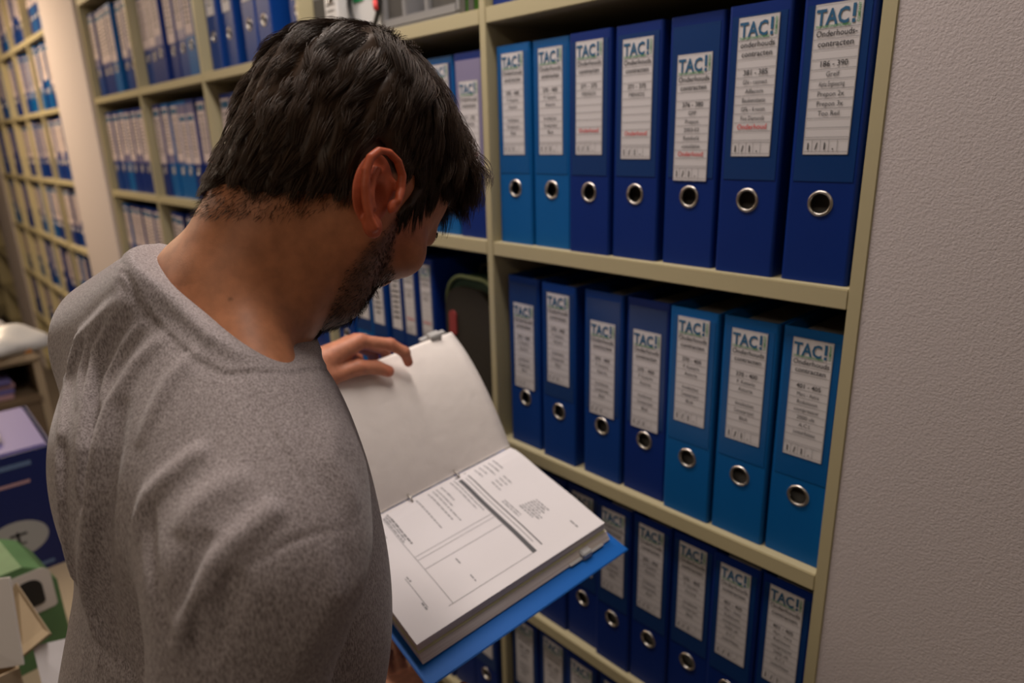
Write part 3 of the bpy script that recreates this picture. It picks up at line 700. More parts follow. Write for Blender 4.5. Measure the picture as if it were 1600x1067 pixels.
P = R0.copy(); path = [P.copy()]; H = hair_h(Q0) * 1.05 * clift[near] * RNG.uniform(.45, 1.2, NH) * (.45 + .55 * sstep(.01, .05, np.linalg.norm(Q0 - V3(-.012, -.070, .088), axis=1))) * (.8 + .25 * topw)
n = normals_of(sdf_head, P); prev = None
for s in range(1, K):
    Q = to_head(P); t = Q - WH; swirl = np.cross(t, V3(0, -.5, .85)) * .35; t = t + swirl + V3(0, .02, -.01) * topw[:, None]
    back = sstep(-.02, -.07, Q[:, 1])[:, None]; t = t / np.linalg.norm(t, axis=1)[:, None]
    t = t * (1 - .5 * back) + V3(0, .15, -1) * back * .9
    side = (sstep(.045, .07, np.abs(Q[:, 0])) * sstep(.09, .05, Q[:, 2]) * sstep(-.05, -.01, Q[:, 1]))[:, None]; t = t * (1 - .5 * side) + V3(0, .45, -.75) * side
    t = t + cdir[near] * (.4 + .6 * s / K) + RNG.normal(0, .09, (NH, 3)); tw = t @ HR.T
    n = normals_of(sdf_head, P); tw -= n * (tw * n).sum(1)[:, None]; tw /= np.linalg.norm(tw, axis=1)[:, None]
    if prev is not None: tw = tw * .6 + prev * .4
    prev = tw; P = P + tw * (length / (K - 1))[:, None]
    want = H * (1 - (1 - s / (K - 1)) ** 2.0) + .0006; d = sdf_head(P); fall = sstep(.07, .11, to_head(P)[:, 1]) * sstep(.03, .08, to_head(P)[:, 2])
    P = P + n * ((want - d) * (1 - .25 * fall))[:, None]; path.append(P.copy())
path = np.stack(path, 1)
mid = path[CI]; w = (np.linspace(0, 1, K) ** 1.4 * .50)[None, :, None]; offs = mid[near] - path; far = np.linalg.norm(offs[:, 0], axis=1) > .022
path = path + np.where(far[:, None, None], 0, w) * offs
ok = np.ones(NH, bool)
for s_ in (1, -1):
    o_, R_ = ear_frame(s_)
    for k in range(0, K, 2):
        q_ = (path[:, k] - o_) @ R_; ok &= ~((np.abs(q_[:, 0] - .013) < .022) & (np.abs(q_[:, 1] - .004) < .034) & (np.abs(q_[:, 2]) < .012) & (sdf_ear(path[:, k], s_) < .0035))
path = path[ok]
V1, F1 = strand_mesh(path, .00030)
VV = np.concatenate([vs, V1]); FF = np.concatenate([fs, F1 + len(vs)])
rel(np_mesh('hair', VV, FF, M['hair'], person))
# ---- beard, stubble and lashes
NB = 5200
RB = scatter_on(vh, fh, NB, lambda c: beard_mask(to_head(c)) > .35); QB = to_head(RB); nb = normals_of(sdf_head, RB)
tb = np.tile(V3(0, -.35, -1.0), (NB, 1)) @ HR.T + RNG.normal(0, .45, (NB, 3)); tb -= nb * (tb * nb).sum(1)[:, None]; tb /= np.linalg.norm(tb, axis=1)[:, None]
lb = (.0035 + .006 * sstep(.03, .07, QB[:, 1])) * RNG.uniform(.6, 1.3, NB)
pb = np.stack([RB + (nb * .35 * k + tb * .75 * k) * lb[:, None] / 3 for k in range(4)], 1); V2, F2 = strand_mesh(pb, .00016)
rel(np_mesh('beard', V2, F2, M['beard'], person))
sn = []
NN = 700; RN = scatter_on(vh, fh, NN, lambda c: (hair_mask(to_head(c)) < .0) & (hair_mask(to_head(c)) > -.030) & (to_head(c)[:, 1] < -.02)); nn_ = normals_of(sdf_head, RN)
tn = np.tile(V3(0, .1, -1.0), (NN, 1)) @ HR.T + RNG.normal(0, .25, (NN, 3)); tn /= np.linalg.norm(tn, axis=1)[:, None]
pn = np.stack([RN + (nn_ * .3 + tn) * (.0022 * k) for k in range(4)], 1); V3_, F3_ = strand_mesh(pn, .00014)
rel(np_mesh('nape_hair', V3_, F3_, M['beard'], person))
for nm, u0, f0, L, cnt, rr in (('eyebrow', .030, .089, .009, 90, .00030), ('eyelashes', .010, .092, .009, 26, .00022)):
    for side in (1, -1):
        a = np.linspace(-1, 1, cnt); X = side * (.030 + .016 * a); rt = np.stack([X, f0 - .010 * ((a + 1) / 2) ** 2 - .002, u0 + .003 * (1 - a * a) + (RNG.random(cnt) - .5) * (.006 if nm == 'eyebrow' else .0005)], 1)
        dr = np.stack([side * (.6 + 0 * a) if nm == 'eyebrow' else side * .35 * a, .35 + 0 * a, (-.1 if nm == 'eyebrow' else -.35) + .25 * RNG.random(cnt)], 1)
        pth = np.stack([rt + dr * L * k / 3 for k in range(4)], 1); pth = from_head(pth.reshape(-1, 3)).reshape(pth.shape)
        if nm == 'eyebrow':
            pth[:, 0] = project_to(sdf_head, pth[:, 0])
            for k in range(1, 4): pth[:, k] = project_to(lambda P_: sdf_head(P_) - .0012, pth[:, k])
        Ve, Fe = strand_mesh(pth, rr); rel(np_mesh(nm, Ve, Fe, M['beard'], person))

# ---- t-shirt
mm = bpy.data.materials.new('heather_grey_jersey'); mm.use_nodes = True; nt = mm.node_tree; b = nt.nodes['Principled BSDF']
tc = nt.nodes.new('ShaderNodeTexCoord'); mp = nt.nodes.new('ShaderNodeMapping'); mp.inputs['Scale'].default_value = (950, 950, 260)
n1 = nt.nodes.new('ShaderNodeTexNoise'); n1.inputs['Scale'].default_value = 1; n1.inputs['Detail'].default_value = 3; n1.inputs['Roughness'].default_value = .7
nt.links.new(tc.outputs['Object'], mp.inputs['Vector']); nt.links.new(mp.outputs[0], n1.inputs['Vector'])
cr = nt.nodes.new('ShaderNodeValToRGB'); cr.color_ramp.elements[0].position = .36; cr.color_ramp.elements[0].color = (.175, .150, .150, 1); cr.color_ramp.elements[1].position = .62; cr.color_ramp.elements[1].color = (.48, .435, .445, 1)
nt.links.new(n1.outputs['Fac'], cr.inputs[0]); nt.links.new(cr.outputs[0], b.inputs['Base Color'])
b.inputs['Roughness'].default_value = .95; b.inputs['Specular IOR Level'].default_value = .1; b.inputs['Sheen Weight'].default_value = .25; b.inputs['Sheen Roughness'].default_value = .4
bp = nt.nodes.new('ShaderNodeBump'); bp.inputs['Strength'].default_value = .5; bp.inputs['Distance'].default_value = .0006; nt.links.new(n1.outputs['Fac'], bp.inputs['Height']); nt.links.new(bp.outputs[0], b.inputs['Normal'])
M['shirt'] = mm
IN_C = [p + V3(0, 0, .003) for p in COLLAR]
def sdf_shirt_full(P):
    d = sdf_shirt(P); dc = s_poly(P, COLLAR, True)
    d = d - .0009 * sstep(.0185, .0165, dc) + .0016 * np.exp(-((dc - .0190) / .0010) ** 2) + .0008 * np.exp(-((dc - .0230) / .0009) ** 2)
    hemz = .93; d = smax(d, hemz - P[:, 2], .004)
    ax = EL_R - SH_R; ax = ax / np.linalg.norm(ax); e = SH_R + ax * .225
    cut = (P - e) @ ax; d = np.where(s_cap(P, SH_R, EL_R, .085) < 0, smax(d, np.where(cut > -.02, cut - 0, -1), .004), d)
    return d
vv, ff = polygonise(sdf_shirt_full, (.02, -.82, .92), (.70, -.42, 1.67), .0024)
rel(np_mesh('t_shirt', vv, ff, M['shirt'], person))
# ---- trousers and shoes (below the frame)
M['denim'] = mat('dark_denim', (.02, .028, .05), .85, spec=.1, bump=.4, bump_scale=900)
M['shoe'] = mat('black_shoe', (.015, .014, .014), .5)
def sdf_legs(P):
    d = s_ell(P, (.350, -.645, .90), (.165, .120, .13))
    for sx in (-1, 1):
        d = smin(d, s_cap(P, (.350 + sx * .09, -.645, .88), (.350 + sx * .10, -.630, .50), .088, .062), .04)
        d = smin(d, s_cap(P, (.350 + sx * .10, -.630, .50), (.350 + sx * .11, -.660, .09), .062, .055), .02)
    return smax(smax(d, P[:, 2] - .99, .01), .055 - P[:, 2], .004)
vl, fl = polygonise(sdf_legs, (.12, -.84, .03), (.58, -.50, 1.01), .008)
rel(np_mesh('trousers', vl, fl, M['denim'], person))
for sx in (-1, 1):
    def sdf_shoe(P, sx=sx):
        x = .350 + sx * .11; d = s_cap(P, (x, -.69, .045), (x + sx * .02, -.50, .036), .043, .040); d = smin(d, s_cap(P, (x, -.665, .05), (x, -.662, .11), .046, .045), .03)
        return smax(d, .002 - P[:, 2], .004)
    v_, f_ = polygonise(sdf_shoe, (.350 + sx * .11 - .08, -.76, -.01), (.350 + sx * .11 + .08, -.43, .17), .005); rel(np_mesh('shoe', v_, f_, M['shoe'], person))
# ---- dark band at the left wrist
bm = bmesh.new(); ax = Vector((WR_L - EL_L)).normalized(); o1 = Vector(WR_L) - ax * .012; up = ax.orthogonal().normalized(); s2 = ax.cross(up)
tube(bm, [o1 + (up * math.cos(a) + s2 * math.sin(a)) * .0305 for a in [k * math.pi / 14 for k in range(28)]], .0045, 8, True)
rel(bm_obj('wristband', bm, M['dark'], person, True))

# ------------------------------------------------------------------ the open binder in his hands
OB_D = Vector((.168, -.430, 1.209))
EX = Vector((.979698, -.076093, -.185477)); EY = Vector((.103876, .983963, .145002)); EZ = Vector((.171469, -.161325, .971891))
ob = empty('open_ring_binder', (0, 0, 0), 0, 'bright blue binder lying open on his forearm with white printed pages', 'binder')
ob.matrix_world = Matrix(((EX.x, EY.x, EZ.x, OB_D.x), (EX.y, EY.y, EZ.y, OB_D.y), (EX.z, EY.z, EZ.z, OB_D.z), (0, 0, 0, 1)))
M['page'] = mat('white_page', (.80, .775, .80), .75, spec=.15, bump=.15, bump_scale=30, bump_dist=.002)
M['page_back'] = mat('thin_turned_page', (.88, .83, .79), .75, spec=.15, bump=.5, bump_scale=45, bump_dist=.002, var=.04, var_scale=25)
M['yellow'] = mat('yellow_divider_sheet', (.72, .70, .40), .7, spec=.2)
def edge_mat():
    m = mat('stacked_paper_edges', (.55, .49, .44), .8, spec=.1); nt = m.node_tree; b = nt.nodes['Principled BSDF']
    tc = nt.nodes.new('ShaderNodeTexCoord'); mp = nt.nodes.new('ShaderNodeMapping'); mp.inputs['Scale'].default_value = (6, 6, 1500)
    n = nt.nodes.new('ShaderNodeTexNoise'); n.inputs['Scale'].default_value = 1; n.inputs['Detail'].default_value = 4
    cr = nt.nodes.new('ShaderNodeValToRGB'); cr.color_ramp.elements[0].position = .35; cr.color_ramp.elements[0].color = (.58, .50, .44, 1); cr.color_ramp.elements[1].position = .65; cr.color_ramp.elements[1].color = (.86, .80, .75, 1)
    nt.links.new(tc.outputs['Object'], mp.inputs[0]); nt.links.new(mp.outputs[0], n.inputs['Vector']); nt.links.new(n.outputs['Fac'], cr.inputs[0]); nt.links.new(cr.outputs[0], b.inputs['Base Color']); return m
M['edges'] = edge_mat()
def page_z(x): return .0026 * math.exp(-((x - .03) / .03) ** 2) - .0035 * math.exp(-(x / .010) ** 2) - .0025 * sstep(.14, .21, x)
def stack(name, x1, y0, y1, ztop, zbot, m, n=14, skew=.0):
    bm = bmesh.new(); T = []; B = []
    for i in range(n + 1):
        x = x1 * i / n; T.append([bm.verts.new((x, y, ztop + float(page_z(x)))) for y in (y0, y1)])
        B.append([bm.verts.new((x + skew * i / n, y, zbot + float(page_z(x)) * (1 if zbot > -.01 else .3))) for y in (y0, y1)])
    for i in range(n):
        bm.faces.new((T[i][0], T[i + 1][0], T[i + 1][1], T[i][1])); bm.faces.new((B[i][0], B[i][1], B[i + 1][1], B[i + 1][0]))
        bm.faces.new((T[i][0], B[i][0], B[i + 1][0], T[i + 1][0])); bm.faces.new((T[i][1], T[i + 1][1], B[i + 1][1], B[i][1]))
    bm.faces.new((T[0][0], T[0][1], B[0][1], B[0][0])); bm.faces.new((T[n][0], B[n][0], B[n][1], T[n][1]))
    return bm_obj(name, bm, m, ob)
stack('paper_block', .209, .001, .296, -.0009, -.0140, M['edges'], skew=.001)
stack('divider_sheet', .212, -.0005, .297, -.0141, -.0149, M['yellow'])
stack('paper_block', .212, .000, .299, -.0153, -.0270, M['edges'], skew=.007)
top = stack('printed_page', .210, .000, .297, .0, -.0008, M['page'])
# print: u = down the sheet towards its foot (local -y), v across; letters run from the rings outwards
PR = Flat(lambda u, v: (u, v, float(page_z(u)) + .0003))
INK = [mat('printed_grey', (.10, .10, .11), .7), mat('printed_pale', (.28, .28, .30), .7)]
PR.rect(.008, .1875, .190, .1940, 0, 14)                    # the dark bar
PR.rect(.006, .205, .186, .2068, 0, 14); PR.rect(.020, .199, .175, .2002, 1, 12)
def scribble(x0, x1, y, h, mi, rr):
    x = x0
    while x < x1:
        w = rr.uniform(.003, .011); PR.rect(x, y, min(x + w, x1), y + h * rr.uniform(.7, 1), mi); x += w + .0014
rr = random.Random(4)
for k in range(5): scribble(.012, .012 + rr.uniform(.018, .032), .2195 + k * .0085, .0022, 1, rr)
for k in range(4): scribble(.050, .050 + rr.uniform(.015, .030), .224 + k * .007, .0022, 1, rr)
for k in range(7): scribble(.112 + .001 * k, .112 + rr.uniform(.026, .042), .226 + k * .0042, .0024, 1, rr)
for k in range(2): scribble(.090, .128, .2165 - k * .004, .0018, 1, rr)
scribble(.178, .194, .262, .0025, 1, rr)
for k, y in enumerate((.182, .176, .160, .152, .146, .138, .118)): scribble(.012, .030 + rr.uniform(.01, .06), y, .0020, 1, rr)
for k in range(3): scribble(.010 + .002 * k, .075 + rr.uniform(-.01, .01), .072 - k * .0036, .0022, 1 if k else 0, rr)
for k in range(2): scribble(.008, .05, .050 - k * .005, .0018, 1, rr)
PR.rect(.010, .063, .189, .0638, 1, 14); PR.rect(.189, .057, .1897, .193, 1)
for x in (.100, .107, .125): PR.rect(x, .064, x + .0007, .187, 1)
scribble(.135, .147, .103, .0022, 1, rr); scribble(.168, .180, .103, .0022, 1, rr)
PR.rect(.122, .036, .176, .0368, 1, 6); scribble(.121, .131, .0385, .0022, 1, rr); scribble(.166, .178, .033, .0022, 1, rr)
PR.build('lettering', INK, top)
# blue covers and spine
def panel(name, x0, x1, z, m=M['blue_open']):
    bm = bmesh.new(); add_box(bm, x0, x1, -.010, .308, z - .0028, z, .001); return bm_obj(name, bm, m, ob)
panel('back_cover', -.030, .246, -.0300)
PROF_F = [(0, 0), (-.012, .020), (-.030, .046), (-.054, .075), (-.083, .103), (-.114, .126), (-.146, .142)]
PROF_N = [(0, 0), (-.006, .024), (-.018, .055), (-.036, .090), (-.058, .124), (-.080, .153), (-.102, .179)]
def prof(P, s):
    k = s * 6; i = min(int(k), 5); f = k - i
    a = Vector(P[max(i - 1, 0)]); b = Vector(P[i]); c = Vector(P[i + 1]); d = Vector(P[min(i + 2, 6)])
    return .5 * ((2 * b) + (c - a) * f + (2 * a - 5 * b + 4 * c - d) * f * f + (3 * b - a - 3 * c + d) * f ** 3)
def turned(s, y):
    t = y / .297; q = prof(PROF_F, s) * t + prof(PROF_N, s) * (1 - t)
    q += Vector((.0016 * math.sin(s * 7 + t * 3) * s, .0012 * math.sin(t * 9) * s)); return q
def sheet(name, off, thick, m, s1=1.0, y0=0.0, y1=.297, ns=26, ny=20, x_shift=0.0):
    """a curved leaf or wad, offset behind the visible face"""
    bm = bmesh.new(); G = []
    for side in (0, 1):
        rows_ = []
        for i in range(ns + 1):
            s = s1 * i / ns; row = []
            for j in range(ny + 1):
                y = y0 + (y1 - y0) * j / ny; a = turned(max(0, s - .01), max(0, min(.297, y))); b = turned(min(1, s + .01), max(0, min(.297, y))); t = (b - a).normalized(); nrm = Vector((-t.y, t.x))
                q = turned(s, max(0, min(.297, y))) + nrm * (off + side * thick) * (-1 if nrm.x > 0 else 1) * (1.0 if s > .12 else s / .12)
                if s1 > 1: q += t * (s - 1) * .2 if s > 1 else Vector((0, 0))
                row.append(bm.verts.new((q.x + x_shift, y, q.y)))
            rows_.append(row)
        G.append(rows_)
    for side in (0, 1):
        for i in range(ns):
            for j in range(ny): bm.faces.new((G[side][i][j], G[side][i + 1][j], G[side][i + 1][j + 1], G[side][i][j + 1]))
    for i in range(ns):
        for j in (0, ny): bm.faces.new((G[0][i][j], G[0][i + 1][j], G[1][i + 1][j], G[1][i][j]))
    for j in range(ny):
        for i in (0, ns): bm.faces.new((G[0][i][j], G[0][i][j + 1], G[1][i][j + 1], G[1][i][j]))
    return bm_obj(name, bm, m, ob, True)
def flat_shade(o): o.data.polygons.foreach_set('use_smooth', [False] * len(o.data.polygons)); return o
sheet('turned_page', .0, .0007, M['page_back'])
flat_shade(sheet('turned_paper_block', .0008, .0045, M['edges'], .995, .002, .296))
sheet('yellow_divider_sheet', .0054, .0006, M['yellow'], 1.02, -.001, .293)
flat_shade(sheet('turned_paper_block', .0062, .0030, M['page'], 1.035, .001, .296))
# front cover hangs behind the turned pages, spine between
bm = bmesh.new()
c0, c1 = Vector((-.085, -.012)), Vector((-.340, .004)); dd = (c1 - c0).normalized(); nn = Vector((-dd.y, dd.x)) * .0028
pr = [c0, c1, c1 + nn, c0 + nn]; va = [bm.verts.new((p.x, -.010, p.y)) for p in pr]; vb = [bm.verts.new((p.x, .308, p.y)) for p in pr]
for k in range(4): bm.faces.new((va[k], va[(k + 1) % 4], vb[(k + 1) % 4], vb[k]))
bm.faces.new(va[::-1]); bm.faces.new(vb); bm_obj('front_cover', bm, M['blue_open'], ob)
bm = bmesh.new(); s0, s1_ = Vector((-.031, -.031)), Vector((-.084, -.014)); nn = Vector((.0008, .0026))
pr = [s0, s1_, s1_ + nn, s0 + nn]; va = [bm.verts.new((p.x, -.010, p.y)) for p in pr]; vb = [bm.verts.new((p.x, .308, p.y)) for p in pr]
for k in range(4): bm.faces.new((va[k], va[(k + 1) % 4], vb[(k + 1) % 4], vb[k]))
bm.faces.new(va[::-1]); bm.faces.new(vb); bm_obj('spine', bm, M['blue_open'], ob)
for y in (.114, .194):
    bm = bmesh.new(); pts = [(.004 - .0 + .012 * math.cos(a) - .010, y, -.014 + .020 * math.sin(a)) for a in [math.pi * (-.5 + 1.4 * k / 14) for k in range(15)]]
    tube(bm, [(.012, y, -.027), (.012, y, -.004)] + [(.012 - .016 * (1 - math.cos(a)) * .5 * 1.2, y, -.002 + .008 * math.sin(a)) for a in [math.pi * k / 10 for k in range(1, 11)]] + [(-.009, y, -.020)], .0014, 8)
    bm_obj('arch_ring', bm, M['metal'], ob, True)
# paper clamp bars sticking out of the wads
M['clip'] = mat('grey_plastic_clip', (.42, .42, .42), .4)
bm = bmesh.new(); add_box(bm, .212, .224, .246, .262, -.0300, -.0185, .0015); add_box(bm, .206, .222, .225, .285, -.0268, -.0255, .0004); bm_obj('paper_clamp', bm, M['clip'], ob)
q = turned(1.0, .262); bm = bmesh.new()
add_box(bm, q.x - .010, q.x + .006, .252, .272, q.y - .004, q.y + .007, .0015); add_box(bm, q.x - .014, q.x - .004, .240, .285, q.y - .006, q.y + .001, .001); bm_obj('paper_clamp', bm, M['clip'], ob)

# ------------------------------------------------------------------ things on the shelf above his head
z0 = LV[0] + .0004
M['grey_card'] = mat('grey_card', (.20, .20, .21), .6); M['grey_dark'] = mat('dark_grey_card', (.055, .052, .048), .6)
M['white_pl'] = mat('white_plastic', (.62, .62, .62), .4); M['green_pl'] = mat('green_plastic', (.02, .28, .10), .4); M['green_card'] = mat('green_card', (.05, .16, .02), .6)
M['card_white'] = mat('white_cardboard', (.62, .58, .54), .8, bump=.2, bump_scale=300); M['card_brown'] = mat('brown_cardboard', (.40, .31, .21), .85, bump=.2, bump_scale=300)
def simple(name, label, cat, loc, build, group=None, rz=0.0):
    r = empty(name, loc, rz, label, cat, group); build(r); return r
def mag_file(r):
    box('side_panel', -.036, .036, 0, .25, 0, .30, M['grey_card'], r, .002); box('front_lip', -.032, .032, -.002, -.0002, .01, .10, M['grey_dark'], r)
simple('magazine_file', 'grey magazine file at the left end of the shelf above his hair', 'file', (-.567, .03, z0), mag_file)
def white_b(r):
    bm_obj('cover', binder_shell(.055, .318), M['white_pl'], r); bm_obj('finger_ring', ring_bm(), M['metal'], r, True)
    box('paper_block', -.022, .022, .035, .262, .006, .303, M['pages_edge'], r)
    P = Flat(lambda u, v: (u, -.0008, v))
    for k, t in enumerate('ARCHIEF'): P.text(t, 0, .285 - k * .024, .024, 0, 'CENTER', .0004)
    for k in range(7): P.rect(-.018, .112 - k * .012, .018 - .004 * (k % 3), .115 - k * .012, 4)
    P.build('lettering', LET_M, r)
simple('lever_arch_binder', 'narrow white binder with black vertical lettering above his hair', 'binder', (-.4985, .014, z0), white_b)
def first_aid(r):
    box('case', -.055, .055, 0, .16, .0, .19, M['white_pl'], r, .006)
    box('green_panel', -.050, -.008, -.0016, -.0004, .075, .16, M['green_pl'], r); box('green_strip', .034, .049, -.0016, -.0004, .06, .18, M['green_pl'], r)
    P = Flat(lambda u, v: (u, -.0024, v)); P.rect(-.032, .098, -.026, .138, 0); P.rect(-.044, .114, -.014, .121, 0); P.build('cross_mark', [M['white_pl']], r)
simple('first_aid_case', 'white and green case behind a black cable above his hair', 'case', (-.400, .040, z0), first_aid)
bm = bmesh.new()
pts = []
for k in range(40):
    a = k / 39 * math.pi * 4.2; pts.append((-.398 + .055 * math.cos(a) + .012 * k / 39, .0290 + .003 * math.sin(a * .5), z0 + .070 + .060 * math.sin(a)))
tube(bm, pts, .0045, 8)
tube(bm, [(-.343, .026, z0 + .064), (-.338, .022, z0 + .054), (-.336, .022, z0 + .046)], .005, 8, mi=1)
tag(bm_obj('coiled_cable', bm, [M['dark'], M['red']], None, True), 'black coiled cable with a red plug hanging before the white case', 'cable')
def tray(r):
    box('base', -.125, .125, 0, .26, 0, .012, M['grey_card'], r, .002)
    for x in (-.125, -.052, .020, .113): box('divider', x, x + .012, 0, .26, .0122, .115, M['grey_card'], r, .002)
    box('front_lip', -.113, .113, -.001, .006, .0124, .026, M['grey_card'], r)
    box('insert', -.110, -.055, .008, .24, .0124, .10, M['grey_dark'], r); box('insert', .034, .110, .008, .24, .0124, .105, M['grey_dark'], r)
simple('document_tray', 'grey divided plastic tray on the shelf right of his hair', 'tray', (-.215, .035, z0), tray)
for k, (x, m, l) in enumerate(((-.075, M['green_card'], 'green folder standing beside the grey tray, left of two'), (-.052, M['green_card'], 'green folder against the shelf divider, right of two'))):
    r = simple('folder', l, 'folder', (x, .03, z0), lambda r, m=m: (box('cover', -.009, .009, 0, .24, 0, .31, m, r, .002), box('sheets', -.007, .007, -.002, -.0003, .006, .304, M['grey_dark'], r)), 'green folders')

# ------------------------------------------------------------------ dark green bag in the second bay
M['bag'] = mat('dark_green_fabric', (.006, .030, .014), .7, bump=.3, bump_scale=700); M['bag_side'] = mat('brown_black_fabric', (.018, .014, .009), .75, bump=.3, bump_scale=700)
M['piping'] = mat('olive_piping', (.22, .28, .12), .6)
bag = empty('fabric_bag', (-.100, .045, LV[2] + .0050), 0, 'dark green bag with olive piping and red patch on the middle shelf', 'bag')
def rounded(w, h, r, n=8):
    P = []
    for cx, cz, a0 in ((w / 2 - r, h - r, 0), (-w / 2 + r, h - r, 90), (-w / 2 + r * .4, r * .4, 180), (w / 2 - r * .4, r * .4, 270)):
        rr = r if a0 < 180 else r * .4
        for k in range(n + 1): a = math.radians(a0 + 90 * k / n); P.append((cx + rr * math.cos(a), cz + rr * math.sin(a)))
    return P
pr = rounded(.165, .285, .055)
def extrude(pr, y0, y1, name, m, parent):
    bm = bmesh.new(); a = [bm.verts.new((x, y0, z)) for x, z in pr]; b = [bm.verts.new((x, y1, z)) for x, z in pr]; n = len(pr)
    for i in range(n): bm.faces.new((a[i], a[(i + 1) % n], b[(i + 1) % n], b[i]))
    bm.faces.new(a[::-1]); bm.faces.new(b); return bm_obj(name, bm, m, parent)
extrude(pr, 0, .20, 'main_compartment', M['bag'], bag); extrude([(x * .86, z * .86 + .02) for x, z in pr], -.016, -.0006, 'front_pocket', M['bag_side'], bag)
for yy in (-.002, .2):
    bm = bmesh.new(); tube(bm, [(x, yy, z) for x, z in pr], .0042, 8, True); bm_obj('piping', bm, M['piping'], bag, True)
pr = rounded(.022, .050, .010); bm = bmesh.new(); a = [bm.verts.new((-.046 + x, -.0195, z + .165)) for x, z in pr]; b = [bm.verts.new((-.046 + x, -.0162, z + .165)) for x, z in pr]; n = len(pr)
for i in range(n): bm.faces.new((a[i], a[(i + 1) % n], b[(i + 1) % n], b[i]))
bm.faces.new(a[::-1]); bm.faces.new(b); bm_obj('red_patch', bm, mat('dull_red_patch', (.26, .03, .03), .7), bag)
bm = bmesh.new(); tube(bm, [(-.03, .05, .284), (-.026, .05, .300), (0, .05, .306), (.026, .05, .300), (.03, .05, .284)], .006, 8); bm_obj('handle', bm, M['bag_side'], bag, True)

# ------------------------------------------------------------------ table and things at the left edge
M['table'] = mat('beige_laminate', (.42, .33, .22), .5, var=.08, var_scale=6); M['rack_shade'] = mat('shaded_board_brown', (.16, .11, .065), .7)  # the darker brown is the rack's shade put into the board colour
t = empty('side_table', (-.83, -1.0, 0), 0, 'beige table behind the man carrying cartons at the lower left', 'table')
box('tabletop', -.69, .62, -.40, .42, .690, .720, M['table'], t, .003)
for sx in (-.64, .57):
    for sy in (-.35, .37): box('leg', sx - .02, sx + .02, sy - .02, sy + .02, 0, .6895, M['dark'], t)
TZ = .7204
M['carton_blue'] = mat('navy_printed_card', (.004, .012, .10), .5); M['purple'] = mat('lilac_packet', (.16, .14, .36), .5); M['pinkp'] = mat('pinkish_paper', (.42, .25, .28), .75)
M['oval'] = mat('pale_oval_print', (.36, .36, .36), .6); M['pale_blue'] = mat('pale_blue_print', (.10, .16, .30), .6)
bc = empty('blue_carton', (-1.13, -.80, TZ), 0, 'navy blue carton with pale oval emblem behind the green box, left edge', 'carton')
bm = bmesh.new()
for a in ((-.18, -.176, -.21, .21), (.176, .18, -.21, .21), (-.1755, .1755, -.21, -.206), (-.1755, .1755, .206, .21)): add_box(bm, a[0], a[1], a[2], a[3], 0, .312)
add_box(bm, -.1755, .1755, -.2055, .2055, 0, .004); bm_obj('box_body', bm, M['carton_blue'], bc)
P = Flat(lambda u, v: (.1808, u, v)); n = 40
b_ = len(P.v); P.v.append(P.fn(.10, .10)); P.m_ = 0
for k in range(n): P.v.append(P.fn(.10 + .062 * math.cos(2 * math.pi * k / n), .10 + .046 * math.sin(2 * math.pi * k / n)))
for k in range(n): P.f.append((b_, b_ + 1 + k, b_ + 1 + (k + 1) % n)); P.m.append(0)
em = P.build('oval_emblem', [M['oval']], bc)
P = Flat(lambda u, v: (.1813, u, v)); P.rect(.098, .085, .104, .118, 2); P.rect(.085, .108, .120, .114, 2); P.rect(.08, .085, .115, .089, 2)
P.build('emblem_mark', [M['oval'], M['pale_blue'], M['black']], em)
P = Flat(lambda u, v: (.1808, u, v)); P.rect(.06, .278, .16, .290, 1); P.rect(.08, .235, .15, .243, 3); P.rect(.06, .012, .16, .022, 1)
P.build('lettering', [M['oval'], M['pale_blue'], M['black'], M['pinkp']], bc)
def packet(x, y, z, sx, sy, sz, m, lab, nm='paper_packet'):
    o = box(nm, -sx / 2, sx / 2, -sy / 2, sy / 2, 0, sz, m, None, .004); o.location = (x, y, z); return tag(o, lab, 'packet')
packet(-1.13, -.80, TZ + .0045, .34, .40, .312, M['purple'], 'lilac packet filling the navy carton'); packet(-1.15, -.79, TZ + .317, .24, .22, .022, M['card_white'], 'white packet lying on the lilac packet')
packet(-1.10, -.72, TZ + .3395, .07, .07, .012, M['purple'], 'small lilac block on the white packet', 'small_block')
gb = empty('green_carton', (-.640, -.770, TZ), .12, 'green and white carton with a dark hand hole, lower left', 'carton')
M['carton_green'] = mat('green_printed_card', (.09, .20, .08), .55, var=.35, var_scale=14)
gp = [(.085, .0), (.085, .17), (.065, .205), (.035, .225), (-.06, .225), (-.10, .19), (-.10, 0)]
bm = bmesh.new(); a = [bm.verts.new((.08, y, z)) for y, z in gp]; b = [bm.verts.new((-.08, y, z)) for y, z in gp]
for i in range(7): bm.faces.new((a[i], a[(i + 1) % 7], b[(i + 1) % 7], b[i]))
bm.faces.new(a[::-1]); bm.faces.new(b); bm_obj('box_body', bm, M['carton_green'], gb)
for nm, w, h, off, m in (('white_band', .082, .092, .0012, M['card_white']), ('hole_shade_plate', .046, .058, .0024, M['dark'])):  # the hole is a dark plate, its inner shade put into the colour
    pr = rounded(w, h, .02); bm = bmesh.new(); a = [bm.verts.new((.0802, x + .036, z + .163 - h / 2)) for x, z in pr]; b = [bm.verts.new((.0802 + off, x + .036, z + .163 - h / 2)) for x, z in pr]; n = len(pr)
    for i in range(n): bm.faces.new((a[i], a[(i + 1) % n], b[(i + 1) % n], b[i]))
    bm.faces.new(a[::-1]); bm.faces.new(b); bm_obj(nm, bm, m, gb)
